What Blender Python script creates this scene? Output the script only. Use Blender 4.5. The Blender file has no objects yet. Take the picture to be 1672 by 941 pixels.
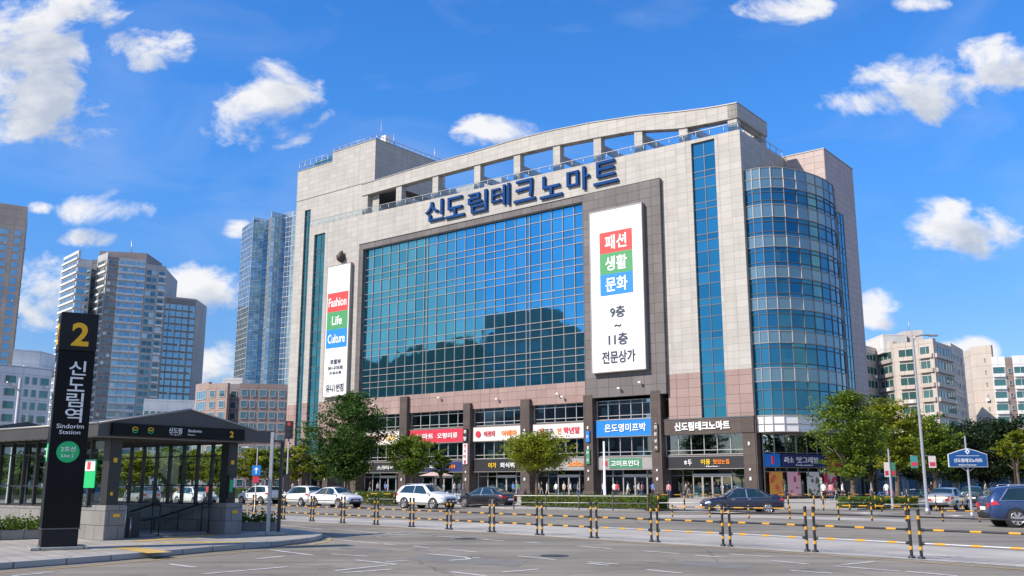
import bpy, bmesh, math, random
from mathutils import Vector, Matrix
random.seed(7)
R = math.radians
C = bpy.context.scene.collection
scene = bpy.context.scene

# ------------------------------------------------------------------ camera
FPX, CX, CY, EYE = 1550.0, 836.0, 470.5, 1.8
PITCH = math.atan(317.5 / FPX)
cam_d = bpy.data.cameras.new('camera'); cam = bpy.data.objects.new('camera', cam_d); C.objects.link(cam)
cam_d.sensor_width = 36.0; cam_d.lens = FPX / 1672.0 * 36.0
cam_d.clip_start = 0.1; cam_d.clip_end = 6000
cam.location = (0, 0, EYE); cam.rotation_euler = (R(90) + PITCH, 0, 0)
scene.camera = cam

# ------------------------------------------------------------------ light
SUN_EL = R(40); SUN_H = Vector((-0.88, -0.47)).normalized()
TO_SUN = Vector((SUN_H.x * math.cos(SUN_EL), SUN_H.y * math.cos(SUN_EL), math.sin(SUN_EL)))
sd = bpy.data.lights.new('sun', 'SUN'); sd.energy = 5.0; sd.angle = R(0.53); sd.color = (1.0, 0.90, 0.76)
sun = bpy.data.objects.new('sun', sd); C.objects.link(sun)
sun.rotation_euler = (-TO_SUN).to_track_quat('-Z', 'Y').to_euler(); sun.location = (-60, -20, 60)
vs = scene.view_settings
vs.view_transform = 'Standard'; vs.look = 'None'; vs.gamma = 1.0; vs.use_curve_mapping = False; vs.exposure = 0.30
scene.cycles.max_bounces = 6; scene.cycles.transparent_max_bounces = 16
scene.cycles.sample_clamp_indirect = 4.0

def ray(px, py):
    c, s = math.cos(PITCH), math.sin(PITCH)
    x = (px - CX) / FPX; y = -(py - CY) / FPX
    return Vector((x, c - y * s, s + y * c))

world = bpy.data.worlds.new('World'); scene.world = world; world.use_nodes = True
def build_world():
    nt = world.node_tree; N = nt.nodes; L = nt.links; N.clear()
    out = N.new('ShaderNodeOutputWorld'); bg = N.new('ShaderNodeBackground'); bg.inputs[1].default_value = 0.086
    sky = N.new('ShaderNodeTexSky'); sky.sky_type = 'NISHITA'; sky.sun_disc = False
    sky.sun_elevation = SUN_EL; sky.sun_rotation = math.atan2(SUN_H.x, SUN_H.y)
    sky.air_density = 1.0; sky.dust_density = 0.3; sky.ozone_density = 2.5; sky.altitude = 50
    hs = N.new('ShaderNodeHueSaturation'); hs.inputs['Hue'].default_value = 0.505; hs.inputs['Saturation'].default_value = 1.28; hs.inputs['Value'].default_value = 1.15
    L.new(sky.outputs[0], hs.inputs['Color'])
    SKYTINT = True
    tc = N.new('ShaderNodeTexCoord'); sep = N.new('ShaderNodeSeparateXYZ'); L.new(tc.outputs['Generated'], sep.inputs[0])
    def m(op, a, b=None, c=None, clamp=False):
        n = N.new('ShaderNodeMath'); n.operation = op; n.use_clamp = clamp
        for i, v in enumerate((a, b, c)):
            if v is None: continue
            if isinstance(v, (int, float)): n.inputs[i].default_value = v
            else: L.new(v, n.inputs[i])
        return n.outputs[0]
    ay = m('MAXIMUM', m('ABSOLUTE', sep.outputs[1]), 0.08)
    px = m('DIVIDE', sep.outputs[0], ay); pz = m('DIVIDE', sep.outputs[2], ay)
    clouds = [(40,60,175,90),(60,165,125,80),(215,80,82,44),(430,165,100,74),(165,338,80,34),(150,388,46,18),(70,340,22,13),
              (80,485,78,58),(320,475,85,48),(350,600,55,48),(805,215,72,26),(1290,15,85,30),(1500,8,55,16),(1505,140,120,58),
              (1640,105,75,62),(1385,168,52,30),(1565,380,100,52),(1430,505,45,30),(1580,572,50,26),(385,375,28,18)]
    def field(dx, dz):
        cx = m('ADD', px, dx) if dx else px; cz = m('ADD', pz, dz) if dz else pz
        comb = N.new('ShaderNodeCombineXYZ'); L.new(cx, comb.inputs[0]); L.new(cz, comb.inputs[1])
        n1 = N.new('ShaderNodeTexNoise'); n1.inputs['Scale'].default_value = 15; n1.inputs['Detail'].default_value = 9
        n1.inputs['Roughness'].default_value = 0.6; n1.inputs['Distortion'].default_value = 0.35
        mp = N.new('ShaderNodeMapping'); mp.inputs['Scale'].default_value = (0.8, 1.15, 1); L.new(comb.outputs[0], mp.inputs[0]); L.new(mp.outputs[0], n1.inputs['Vector'])
        best = None
        for (x, y, rx, ry) in clouds:
            d = ray(x, y); ex, ez = d.x / d.y, d.z / d.y
            sx, sz = rx / 1480.0, ry / 1480.0
            a = m('MULTIPLY', m('SUBTRACT', cx, ex), 1 / sx); b = m('MULTIPLY', m('SUBTRACT', cz, ez), 1 / sz)
            q = m('SUBTRACT', 1.0, m('ADD', m('MULTIPLY', a, a), m('MULTIPLY', b, b)))
            best = q if best is None else m('MAXIMUM', best, q)
        best = m('MAXIMUM', best, -1.2)
        return m('ADD', m('MULTIPLY', best, 0.24), m('MULTIPLY', m('SUBTRACT', n1.outputs[0], 0.5), 1.35))
    f0 = field(0, 0); f1 = field(-0.022, 0.030)
    mr = N.new('ShaderNodeMapRange'); mr.interpolation_type = 'SMOOTHSTEP'; mr.inputs[1].default_value = -0.03; mr.inputs[2].default_value = 0.27
    L.new(f0, mr.inputs[0])
    # looser clouds over the rest of the sky, behind and beside the camera
    n3 = N.new('ShaderNodeTexNoise'); n3.inputs['Scale'].default_value = 2.6; n3.inputs['Detail'].default_value = 8; n3.inputs['Roughness'].default_value = .55; L.new(tc.outputs['Generated'], n3.inputs['Vector'])
    r3 = N.new('ShaderNodeMapRange'); r3.interpolation_type = 'SMOOTHSTEP'; r3.inputs[1].default_value = .52; r3.inputs[2].default_value = .64; L.new(n3.outputs[0], r3.inputs[0])
    k3 = N.new('ShaderNodeMapRange'); k3.interpolation_type = 'SMOOTHSTEP'; k3.inputs[1].default_value = .62; k3.inputs[2].default_value = .45; L.new(sep.outputs[1], k3.inputs[0])
    # thin high veil
    mp4 = N.new('ShaderNodeMapping'); mp4.inputs['Scale'].default_value = (3.0, 3.0, 7.0); mp4.inputs['Rotation'].default_value = (0, .35, 0); L.new(tc.outputs['Generated'], mp4.inputs[0])
    n4 = N.new('ShaderNodeTexNoise'); n4.inputs['Scale'].default_value = 1.6; n4.inputs['Detail'].default_value = 7; n4.inputs['Distortion'].default_value = .8; L.new(mp4.outputs[0], n4.inputs['Vector'])
    r4 = N.new('ShaderNodeMapRange'); r4.inputs[1].default_value = .5; r4.inputs[2].default_value = .8; r4.inputs[4].default_value = .16; L.new(n4.outputs[0], r4.inputs[0])
    alpha = m('MAXIMUM', m('MAXIMUM', m('MULTIPLY', mr.outputs[0], 0.97), m('MULTIPLY', r3.outputs[0], m('MULTIPLY', k3.outputs[0], .9))), r4.outputs[0])
    shade = N.new('ShaderNodeMapRange'); shade.inputs[1].default_value = -0.10; shade.inputs[2].default_value = 0.34; L.new(f1, shade.inputs[0])
    cr = N.new('ShaderNodeMix'); cr.data_type = 'RGBA'; L.new(shade.outputs[0], cr.inputs[0])
    cr.inputs[6].default_value = (9.0, 9.0, 9.1, 1); cr.inputs[7].default_value = (4.9, 5.5, 6.6, 1)
    tf = N.new('ShaderNodeMapRange'); tf.interpolation_type = 'SMOOTHSTEP'; tf.inputs[1].default_value = -0.02; tf.inputs[2].default_value = 0.43; L.new(sep.outputs[2], tf.inputs[0])
    tn = N.new('ShaderNodeMix'); tn.data_type = 'RGBA'; L.new(tf.outputs[0], tn.inputs[0]); tn.inputs[6].default_value = (0.80, 0.80, 1.02, 1); tn.inputs[7].default_value = (1.0, 1.55, 1.9, 1)
    tm = N.new('ShaderNodeMix'); tm.data_type = 'RGBA'; tm.blend_type = 'MULTIPLY'; tm.inputs[0].default_value = 1; L.new(hs.outputs[0], tm.inputs[6]); L.new(tn.outputs[2], tm.inputs[7])
    mx = N.new('ShaderNodeMix'); mx.data_type = 'RGBA'; L.new(alpha, mx.inputs[0]); L.new(tm.outputs[2], mx.inputs[6]); L.new(cr.outputs[2], mx.inputs[7])
    L.new(mx.outputs[2], bg.inputs[0]); L.new(bg.outputs[0], out.inputs[0])
build_world()

# ------------------------------------------------------------------ helpers
def ground(px, py, z=0.0):
    d = ray(px, py); t = (z - EYE) / d.z
    return Vector((d.x * t, d.y * t, z))
def at_depth(px, py, Y):
    d = ray(px, py); t = Y / d.y
    return Vector((d.x * t, Y, EYE + d.z * t))

def tag(o, label=None, cat=None, group=None, kind=None):
    if label: o['label'] = label
    if cat: o['category'] = cat
    if group: o['group'] = group
    if kind: o['kind'] = kind
    return o
def empty(name, loc=(0, 0, 0), rz=0.0, label=None, cat=None, group=None):
    o = bpy.data.objects.new(name, None); C.objects.link(o); o.location = loc; o.rotation_euler = (0, 0, rz)
    o.empty_display_size = 0.3
    return tag(o, label, cat, group)
def copy_tree(o, parent=None):
    c = o.copy(); C.objects.link(c)
    if parent: c.parent = parent
    for ch in list(o.children): copy_tree(ch, c)
    return c

class MB:
    def __init__(s): s.v = []; s.f = []; s.m = []; s.sm = []
    def face(s, pts, mi=0, smooth=False):
        b = len(s.v); s.v += [tuple(p) for p in pts]; s.f.append(tuple(range(b, b + len(pts)))); s.m.append(mi); s.sm.append(smooth)
    def box(s, x0, x1, y0, y1, z0, z1, mi=0):
        if x0 > x1: x0, x1 = x1, x0
        if y0 > y1: y0, y1 = y1, y0
        if z0 > z1: z0, z1 = z1, z0
        b = len(s.v)
        s.v += [(x0,y0,z0),(x1,y0,z0),(x1,y1,z0),(x0,y1,z0),(x0,y0,z1),(x1,y0,z1),(x1,y1,z1),(x0,y1,z1)]
        for q in ((3,2,1,0),(4,5,6,7),(0,1,5,4),(1,2,6,5),(2,3,7,6),(3,0,4,7)):
            s.f.append(tuple(b + i for i in q)); s.m.append(mi); s.sm.append(False)
    def obox(s, p, q, w, z0, z1, mi=0, off=0.0):
        """box standing along the ground segment p-q, thickness w to both sides (off moves it to the left of p-q)"""
        p = Vector(p[:2]); q = Vector(q[:2]); d = (q - p).normalized(); n = Vector((-d.y, d.x))
        a = p + n * (off + w / 2); b_ = q + n * (off + w / 2); c = q + n * (off - w / 2); e = p + n * (off - w / 2)
        s.prism([a, e, c, b_], z0, z1, mi)
    def prism(s, poly, z0, z1, mi=0, top=None, cap=True):
        n = len(poly); b = len(s.v)
        s.v += [(p[0], p[1], z0) for p in poly] + [(p[0], p[1], z1) for p in poly]
        for i in range(n):
            j = (i + 1) % n
            s.f.append((b+i, b+j, b+n+j, b+n+i)); s.m.append(mi); s.sm.append(False)
        if cap:
            s.f.append(tuple(b + n + i for i in range(n))); s.m.append(mi if top is None else top); s.sm.append(False)
            s.f.append(tuple(b + i for i in reversed(range(n)))); s.m.append(mi); s.sm.append(False)
    def tube(s, pts, r, seg=8, mi=0, cap=True, smooth=True):
        pts = [Vector(p) for p in pts]; n = len(pts)
        rs = r if isinstance(r, (list, tuple)) else [r] * n
        b = len(s.v); ref = None
        for i, p in enumerate(pts):
            d = (pts[min(i + 1, n - 1)] - pts[max(i - 1, 0)]).normalized()
            if ref is None: ref = Vector((0, 0, 1)) if abs(d.z) < 0.9 else Vector((1, 0, 0))
            u = d.cross(ref).normalized(); w = d.cross(u).normalized(); ref = -w if False else ref
            for k in range(seg):
                a = 2 * math.pi * k / seg
                s.v.append(tuple(p + (u * math.cos(a) + w * math.sin(a)) * rs[i]))
        for i in range(n - 1):
            for k in range(seg):
                k2 = (k + 1) % seg
                s.f.append((b+i*seg+k, b+i*seg+k2, b+(i+1)*seg+k2, b+(i+1)*seg+k)); s.m.append(mi); s.sm.append(smooth)
        if cap:
            s.f.append(tuple(b + k for k in reversed(range(seg)))); s.m.append(mi); s.sm.append(False)
            s.f.append(tuple(b + (n-1)*seg + k for k in range(seg))); s.m.append(mi); s.sm.append(False)
    def build(s, name, mats, parent=None, bevel=0.0, label=None):
        me = bpy.data.meshes.new(name); me.from_pydata(s.v, [], s.f)
        if not isinstance(mats, (list, tuple)): mats = [mats]
        for m_ in mats: me.materials.append(m_)
        me.polygons.foreach_set('material_index', s.m); me.polygons.foreach_set('use_smooth', s.sm)
        bm = bmesh.new(); bm.from_mesh(me); bmesh.ops.recalc_face_normals(bm, faces=bm.faces)
        if bevel > 0: 
            bmesh.ops.remove_doubles(bm, verts=bm.verts, dist=1e-5)
            bmesh.ops.bevel(bm, geom=[e for e in bm.edges if len(e.link_faces) == 2 and e.calc_face_angle(0) > 0.5], offset=bevel, segments=2, affect='EDGES')
        bm.to_mesh(me); bm.free(); me.update()
        o = bpy.data.objects.new(name, me); C.objects.link(o)
        if parent: o.parent = parent
        if label: o['label'] = label
        return o

# ------------------------------------------------------------------ materials
def newmat(name):
    m = bpy.data.materials.new(name); m.use_nodes = True; nt = m.node_tree
    return m, nt, nt.nodes, nt.links, nt.nodes['Principled BSDF']
def setspec(b, v): b.inputs['Specular IOR Level'].default_value = v
def plain(name, col, rough=0.6, metal=0.0, var=0.12, scale=1.5, bump=0.0, spec=0.5, coat=0.0, bscale=None):
    m, nt, N, L, b = newmat(name)
    b.inputs['Roughness'].default_value = rough; b.inputs['Metallic'].default_value = metal; setspec(b, spec)
    if coat: b.inputs['Coat Weight'].default_value = coat; b.inputs['Coat Roughness'].default_value = 0.03
    tc = N.new('ShaderNodeTexCoord'); nz = N.new('ShaderNodeTexNoise'); nz.inputs['Scale'].default_value = scale; nz.inputs['Detail'].default_value = 6; nz.inputs['Roughness'].default_value = 0.65
    L.new(tc.outputs['Object'], nz.inputs['Vector'])
    mx = N.new('ShaderNodeMix'); mx.data_type = 'RGBA'
    mr = N.new('ShaderNodeMapRange'); mr.inputs[1].default_value = 0.3; mr.inputs[2].default_value = 0.7; L.new(nz.outputs[0], mr.inputs[0]); L.new(mr.outputs[0], mx.inputs[0])
    mx.inputs[6].default_value = (*[c * (1 - var) for c in col], 1); mx.inputs[7].default_value = (*[min(1, c * (1 + var)) for c in col], 1)
    L.new(mx.outputs[2], b.inputs['Base Color'])
    if bump:
        n2 = N.new('ShaderNodeTexNoise'); n2.inputs['Scale'].default_value = bscale or scale * 12; n2.inputs['Detail'].default_value = 4; L.new(tc.outputs['Object'], n2.inputs['Vector'])
        bp = N.new('ShaderNodeBump'); bp.inputs['Strength'].default_value = bump; bp.inputs['Distance'].default_value = 0.02; L.new(n2.outputs[0], bp.inputs['Height']); L.new(bp.outputs[0], b.inputs['Normal'])
    return m
def wallcoord(N, L):
    tc = N.new('ShaderNodeTexCoord'); s = N.new('ShaderNodeSeparateXYZ'); L.new(tc.outputs['Object'], s.inputs[0])
    n = N.new('ShaderNodeSeparateXYZ'); L.new(tc.outputs['Normal'], n.inputs[0])
    ax = N.new('ShaderNodeMath'); ax.operation = 'ABSOLUTE'; L.new(n.outputs[0], ax.inputs[0])
    gt = N.new('ShaderNodeMath'); gt.operation = 'GREATER_THAN'; gt.inputs[1].default_value = 0.7; L.new(ax.outputs[0], gt.inputs[0])
    mf = N.new('ShaderNodeMix'); mf.data_type = 'FLOAT'; L.new(gt.outputs[0], mf.inputs[0]); L.new(s.outputs[0], mf.inputs[2]); L.new(s.outputs[1], mf.inputs[3])
    cb = N.new('ShaderNodeCombineXYZ'); L.new(mf.outputs[0], cb.inputs[0]); L.new(s.outputs[2], cb.inputs[1])
    return tc, cb.outputs[0]
def tiles(name, c1, c2, joint, tw=1.2, th=0.8, off=0.5, mortar=0.02, rough=0.55, stain=0.18, streak=True):
    m, nt, N, L, b = newmat(name); b.inputs['Roughness'].default_value = rough; setspec(b, 0.35)
    tc, uv = wallcoord(N, L)
    br = N.new('ShaderNodeTexBrick'); L.new(uv, br.inputs['Vector']); br.offset = off; br.inputs['Scale'].default_value = 1.0
    br.inputs['Brick Width'].default_value = tw; br.inputs['Row Height'].default_value = th; br.inputs['Mortar Size'].default_value = mortar; br.inputs['Mortar Smooth'].default_value = 0.0; br.inputs['Bias'].default_value = 0.0
    br.inputs['Color1'].default_value = (*c1, 1); br.inputs['Color2'].default_value = (*c2, 1); br.inputs['Mortar'].default_value = (*joint, 1)
    nz = N.new('ShaderNodeTexNoise'); nz.inputs['Scale'].default_value = 0.16; nz.inputs['Detail'].default_value = 7; nz.inputs['Roughness'].default_value = 0.6; L.new(tc.outputs['Object'], nz.inputs['Vector'])
    mr = N.new('ShaderNodeMapRange'); mr.inputs[1].default_value = 0.3; mr.inputs[2].default_value = 0.7; mr.inputs[3].default_value = 1 - stain; mr.inputs[4].default_value = 1.0; L.new(nz.outputs[0], mr.inputs[0])
    mu = N.new('ShaderNodeMix'); mu.data_type = 'RGBA'; mu.blend_type = 'MULTIPLY'; mu.inputs[0].default_value = 1; L.new(br.outputs[0], mu.inputs[6]); L.new(mr.outputs[0], mu.inputs[7])
    col = mu.outputs[2]
    if streak:
        mp = N.new('ShaderNodeMapping'); mp.inputs['Scale'].default_value = (1.6, 0.09, 1); L.new(uv, mp.inputs[0])
        n2 = N.new('ShaderNodeTexNoise'); n2.inputs['Scale'].default_value = 1.0; n2.inputs['Detail'].default_value = 5; L.new(mp.outputs[0], n2.inputs['Vector'])
        m2 = N.new('ShaderNodeMapRange'); m2.inputs[1].default_value = 0.52; m2.inputs[2].default_value = 0.75; m2.inputs[3].default_value = 1.0; m2.inputs[4].default_value = 0.86; L.new(n2.outputs[0], m2.inputs[0])
        mu2 = N.new('ShaderNodeMix'); mu2.data_type = 'RGBA'; mu2.blend_type = 'MULTIPLY'; mu2.inputs[0].default_value = 1; L.new(col, mu2.inputs[6]); L.new(m2.outputs[0], mu2.inputs[7]); col = mu2.outputs[2]
    L.new(col, b.inputs['Base Color'])
    bp = N.new('ShaderNodeBump'); bp.inputs['Strength'].default_value = 0.4; bp.inputs['Distance'].default_value = 0.02; bp.invert = True; L.new(br.outputs['Fac'], bp.inputs['Height']); L.new(bp.outputs[0], b.inputs['Normal'])
    return m
def mirror_glass(name, c1, c2, metal=0.85, rough=0.03, wav=0.02, blinds=0):
    """coated facade glass; each pane (mesh island) has its own tone"""
    m, nt, N, L, b = newmat(name); b.inputs['Roughness'].default_value = rough; b.inputs['Metallic'].default_value = metal; setspec(b, 0.8)
    g = N.new('ShaderNodeNewGeometry'); mx = N.new('ShaderNodeMix'); mx.data_type = 'RGBA'
    mx.inputs[6].default_value = (*c1, 1); mx.inputs[7].default_value = (*c2, 1)
    tc = N.new('ShaderNodeTexCoord')
    nn = N.new('ShaderNodeTexNoise'); nn.inputs['Scale'].default_value = 0.22; nn.inputs['Detail'].default_value = 3; L.new(tc.outputs['Object'], nn.inputs['Vector'])
    mixf = N.new('ShaderNodeMath'); mixf.operation = 'MULTIPLY_ADD'; mixf.inputs[1].default_value = 0.55; L.new(g.outputs['Random Per Island'], mixf.inputs[0])
    sc_ = N.new('ShaderNodeMath'); sc_.operation = 'MULTIPLY'; sc_.inputs[1].default_value = 0.5; L.new(nn.outputs[0], sc_.inputs[0]); L.new(sc_.outputs[0], mixf.inputs[2])
    L.new(mixf.outputs[0], mx.inputs[0]); L.new(mx.outputs[2], b.inputs['Base Color'])
    if blinds:
        gt = N.new('ShaderNodeMath'); gt.operation = 'GREATER_THAN'; gt.inputs[1].default_value = 1 - blinds; L.new(g.outputs['Random Per Island'], gt.inputs[0])
        mb_ = N.new('ShaderNodeMix'); mb_.data_type = 'RGBA'; L.new(gt.outputs[0], mb_.inputs[0]); L.new(mx.outputs[2], mb_.inputs[6]); mb_.inputs[7].default_value = (.55,.55,.52,1); L.new(mb_.outputs[2], b.inputs['Base Color'])
    nz = N.new('ShaderNodeTexNoise'); nz.inputs['Scale'].default_value = 0.9; nz.inputs['Detail'].default_value = 1; L.new(tc.outputs['Object'], nz.inputs['Vector'])
    bp = N.new('ShaderNodeBump'); bp.inputs['Strength'].default_value = 1.0; bp.inputs['Distance'].default_value = wav; L.new(nz.outputs[0], bp.inputs['Height']); L.new(bp.outputs[0], b.inputs['Normal'])
    return m
def clear_glass(name, tint, refl=0.35, rough=0.02, gain=1.6):
    m, nt, N, L, b = newmat(name); N.remove(b); out = N['Material Output']
    t = N.new('ShaderNodeBsdfTransparent'); t.inputs[0].default_value = (*tint, 1)
    g = N.new('ShaderNodeBsdfGlossy'); g.inputs['Roughness'].default_value = rough; g.inputs[0].default_value = (0.85, 0.95, 1, 1)
    lw = N.new('ShaderNodeFresnel'); lw.inputs[0].default_value = 1.5
    mm = N.new('ShaderNodeMath'); mm.operation = 'MULTIPLY_ADD'; mm.inputs[1].default_value = gain; mm.inputs[2].default_value = refl * 0.3; mm.use_clamp = True; L.new(lw.outputs[0], mm.inputs[0])
    mx = N.new('ShaderNodeMixShader'); L.new(mm.outputs[0], mx.inputs[0]); L.new(t.outputs[0], mx.inputs[1]); L.new(g.outputs[0], mx.inputs[2]); L.new(mx.outputs[0], out.inputs[0])
    return m
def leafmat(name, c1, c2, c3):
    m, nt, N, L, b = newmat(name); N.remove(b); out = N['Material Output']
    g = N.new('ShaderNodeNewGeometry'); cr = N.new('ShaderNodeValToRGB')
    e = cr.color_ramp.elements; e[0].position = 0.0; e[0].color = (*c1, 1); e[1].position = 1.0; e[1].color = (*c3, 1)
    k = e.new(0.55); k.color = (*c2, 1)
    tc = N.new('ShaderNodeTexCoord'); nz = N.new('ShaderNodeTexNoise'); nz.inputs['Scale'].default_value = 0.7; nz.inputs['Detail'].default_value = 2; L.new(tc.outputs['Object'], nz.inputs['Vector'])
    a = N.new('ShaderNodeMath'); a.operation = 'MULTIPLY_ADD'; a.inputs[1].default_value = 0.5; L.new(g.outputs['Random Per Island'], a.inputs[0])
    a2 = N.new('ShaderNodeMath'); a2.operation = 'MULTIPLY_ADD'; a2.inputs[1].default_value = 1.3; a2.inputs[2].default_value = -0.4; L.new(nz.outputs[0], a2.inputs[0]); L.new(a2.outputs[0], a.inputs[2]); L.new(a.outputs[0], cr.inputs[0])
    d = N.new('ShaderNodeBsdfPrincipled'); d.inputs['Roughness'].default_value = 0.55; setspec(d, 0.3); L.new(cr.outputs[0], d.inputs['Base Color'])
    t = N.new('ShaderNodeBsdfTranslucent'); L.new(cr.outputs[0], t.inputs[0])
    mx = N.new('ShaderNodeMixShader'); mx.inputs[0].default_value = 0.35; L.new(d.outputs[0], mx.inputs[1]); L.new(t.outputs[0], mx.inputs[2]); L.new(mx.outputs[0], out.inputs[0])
    return m

M = {}
M['stone'] = tiles('white_stone', (.415,.393,.358), (.475,.45,.41), (.30,.275,.25), 1.35, 0.78, 0.0, 0.020, stain=0.12)
M['stone_pink'] = tiles('pale_pink_stone', (.48,.38,.35), (.53,.425,.39), (.33,.265,.245), 1.2, 0.78, 0.0, 0.028, stain=0.12)
M['granite_pink'] = tiles('pink_granite', (.33,.225,.20), (.38,.27,.24), (.16,.11,.10), 1.5, 1.0, 0.0, 0.025, stain=0.25)
M['granite_grey'] = tiles('grey_granite', (.15,.135,.13), (.185,.165,.16), (.08,.07,.07), 1.6, 1.15, 0.0, 0.03, stain=0.3)
M['granite_dark'] = tiles('dark_brown_granite', (.085,.064,.055), (.11,.084,.072), (.05,.04,.04), 1.4, 0.9, 0.0, 0.02, stain=0.3)
M['glass_row'] = mirror_glass('blue_curtain_glass_spandrel', (.03,.18,.27), (.08,.30,.41), metal=0.85, wav=0.003)
M['roof'] = plain('roof_screed', (.25,.24,.23), 0.9)
M['glass'] = mirror_glass('blue_curtain_glass', (.035,.24,.37), (.11,.40,.54), metal=0.9, wav=0.003)
M['glass_strip'] = mirror_glass('strip_glass', (.02,.15,.21), (.07,.29,.36), metal=0.88, wav=0.006)
M['glass_bay'] = mirror_glass('bay_glass', (.02,.13,.19), (.07,.26,.34), metal=0.85, wav=0.005)
M['spandrel'] = mirror_glass('bay_spandrel_panel', (.12,.21,.25), (.20,.31,.34), metal=0.6, rough=0.22, wav=0.01)
M['mullion'] = plain('mullion_aluminium', (.33,.31,.295), 0.45, 0.3, 0.05)
M['mullion_dk'] = plain('dark_window_frame', (.12,.13,.14), 0.4, 0.4, 0.05)
M['mullion_lt'] = plain('light_window_frame', (.42,.42,.41), 0.4, 0.2, 0.05)
M['shopglass'] = clear_glass('shop_glass', (.42,.66,.64), 0.42)
M['shopglass_up'] = clear_glass('upper_shop_glass', (.26,.50,.54), 0.75, gain=2.2)
M['clear'] = clear_glass('clear_glass', (.84,.93,.90), 0.04, gain=.9)
M['railglass'] = clear_glass('rail_glass', (.80,.9,.92), 0.15, gain=1.0)
M['steel'] = plain('brushed_steel', (.55,.55,.55), 0.3, 0.9, 0.08)
M['galv'] = plain('galvanised_pole', (.42,.42,.43), 0.45, 0.6, 0.1, 3)
M['black'] = plain('black_paint', (.018,.018,.02), 0.4, 0.0, 0.2, 3)
M['blackpole'] = plain('black_pole', (.03,.032,.034), 0.35, 0.2, 0.25, 8)
M['yellow'] = plain('yellow_reflective_band', (.62,.30,.015), 0.45, 0, 0.18, 9)
M['white'] = plain('white_paint', (.78,.78,.77), 0.5, 0, 0.05, 2)
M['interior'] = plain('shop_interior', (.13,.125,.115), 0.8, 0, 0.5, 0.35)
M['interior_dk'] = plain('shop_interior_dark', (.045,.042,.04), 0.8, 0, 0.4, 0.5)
M['signblue'] = plain('navy_letter_blue', (.006,.052,.19), 0.7, 0, 0.15, 1.0, spec=.12)
M['red'] = plain('banner_red', (.68,.055,.05), 0.55, 0, 0.04)
M['green'] = plain('banner_green', (.06,.30,.11), 0.55, 0, 0.04)
M['blue'] = plain('banner_blue', (.01,.22,.68), 0.55, 0, 0.04)
M['bannerwhite'] = plain('banner_white', (.74,.735,.72), 0.55, 0, 0.03, 0.6)
M['ink'] = plain('dark_ink', (.03,.045,.08), 0.5)
M['pylon'] = plain('pylon_black', (.005,.005,.006), 0.45, 0, 0.25, 1.2, spec=.18)
M['pylongrey'] = plain('pylon_charcoal', (.018,.018,.02), 0.5, 0, 0.2, 1.5, spec=.2)
M['orange'] = plain('amber_lettering', (.90,.48,.01), 0.5, 0, 0.03)
M['linegreen'] = plain('line_green', (.01,.48,.15), 0.5, 0, 0.05)
M['canopy'] = plain('canopy_grey_metal', (.075,.073,.07), 0.42, 0.35, 0.15, 1.0)
M['canopy_lt'] = plain('canopy_soffit', (.36,.34,.31), 0.5, 0.2, 0.12, 1)
M['frame'] = plain('charcoal_frame', (.035,.036,.037), 0.4, 0.3, 0.2, 4)
M['plinth'] = tiles('station_granite', (.25,.24,.225), (.31,.30,.28), (.10,.095,.09), 0.62, 0.42, 0.5, 0.010, stain=0.3)
M['kerb'] = tiles('kerb_stone', (.36,.35,.33), (.42,.41,.385), (.14,.13,.12), 1.0, 4.0, 0.0, 0.016, stain=0.25, streak=False)
M['rubber'] = plain('tyre_rubber', (.02,.02,.02), 0.8)
M['chrome'] = plain('alloy', (.62,.62,.63), 0.25, 0.85, 0.05)
M['carglass'] = plain('car_glass', (.012,.03,.035), 0.04, 0, 0.2, 2, spec=1.0)
M['redlight'] = plain('tail_lamp_red', (.55,.02,.02), 0.15, 0, 0.1, spec=0.8)
M['headlight'] = plain('head_lamp', (.65,.67,.7), 0.12, 0.3, 0.1, 9)
M['bark'] = plain('bark', (.12,.09,.065), 0.9, 0, 0.35, 5, 0.6)
M['leaf_dark'] = leafmat('leaf_dark', (.028,.065,.012), (.055,.12,.018), (.10,.18,.025))
M['leaf_mid'] = leafmat('leaf_mid', (.06,.11,.012), (.13,.20,.018), (.23,.29,.025))
M['leaf_yel'] = leafmat('leaf_yellow', (.11,.15,.012), (.23,.27,.018), (.38,.36,.025))
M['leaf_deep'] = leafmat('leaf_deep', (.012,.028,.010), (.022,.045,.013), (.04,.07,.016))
M['hedge'] = leafmat('hedge_leaf', (.05,.09,.012), (.10,.17,.02), (.17,.24,.03))
# ------------------------------------------------------------------ text
def text_bm(body, w=None, h=None, extrude=0.0, bold=0.0, slant=0.0):
    cu = bpy.data.curves.new('txt', 'FONT'); cu.body = body; cu.size = 1.0; cu.extrude = extrude; cu.offset = bold; cu.shear = slant
    cu.resolution_u = 3
    o = bpy.data.objects.new('txt', cu); C.objects.link(o); bpy.context.view_layer.update()
    me = bpy.data.meshes.new_from_object(o.evaluated_get(bpy.context.evaluated_depsgraph_get()))
    vs_ = [v.co.copy() for v in me.vertices]; fs = [tuple(p.vertices) for p in me.polygons]
    bpy.data.objects.remove(o); bpy.data.curves.remove(cu); bpy.data.meshes.remove(me)
    x0 = min(v.x for v in vs_); x1 = max(v.x for v in vs_); y0 = min(v.y for v in vs_); y1 = max(v.y for v in vs_)
    sx = (w / (x1 - x0)) if w else None; sy = (h / (y1 - y0)) if h else None
    if sx is None: sx = sy
    if sy is None: sy = sx
    cx, cy = (x0 + x1) / 2, (y0 + y1) / 2
    return [((v.x - cx) * sx, (v.y - cy) * sy, v.z) for v in vs_], fs
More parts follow.
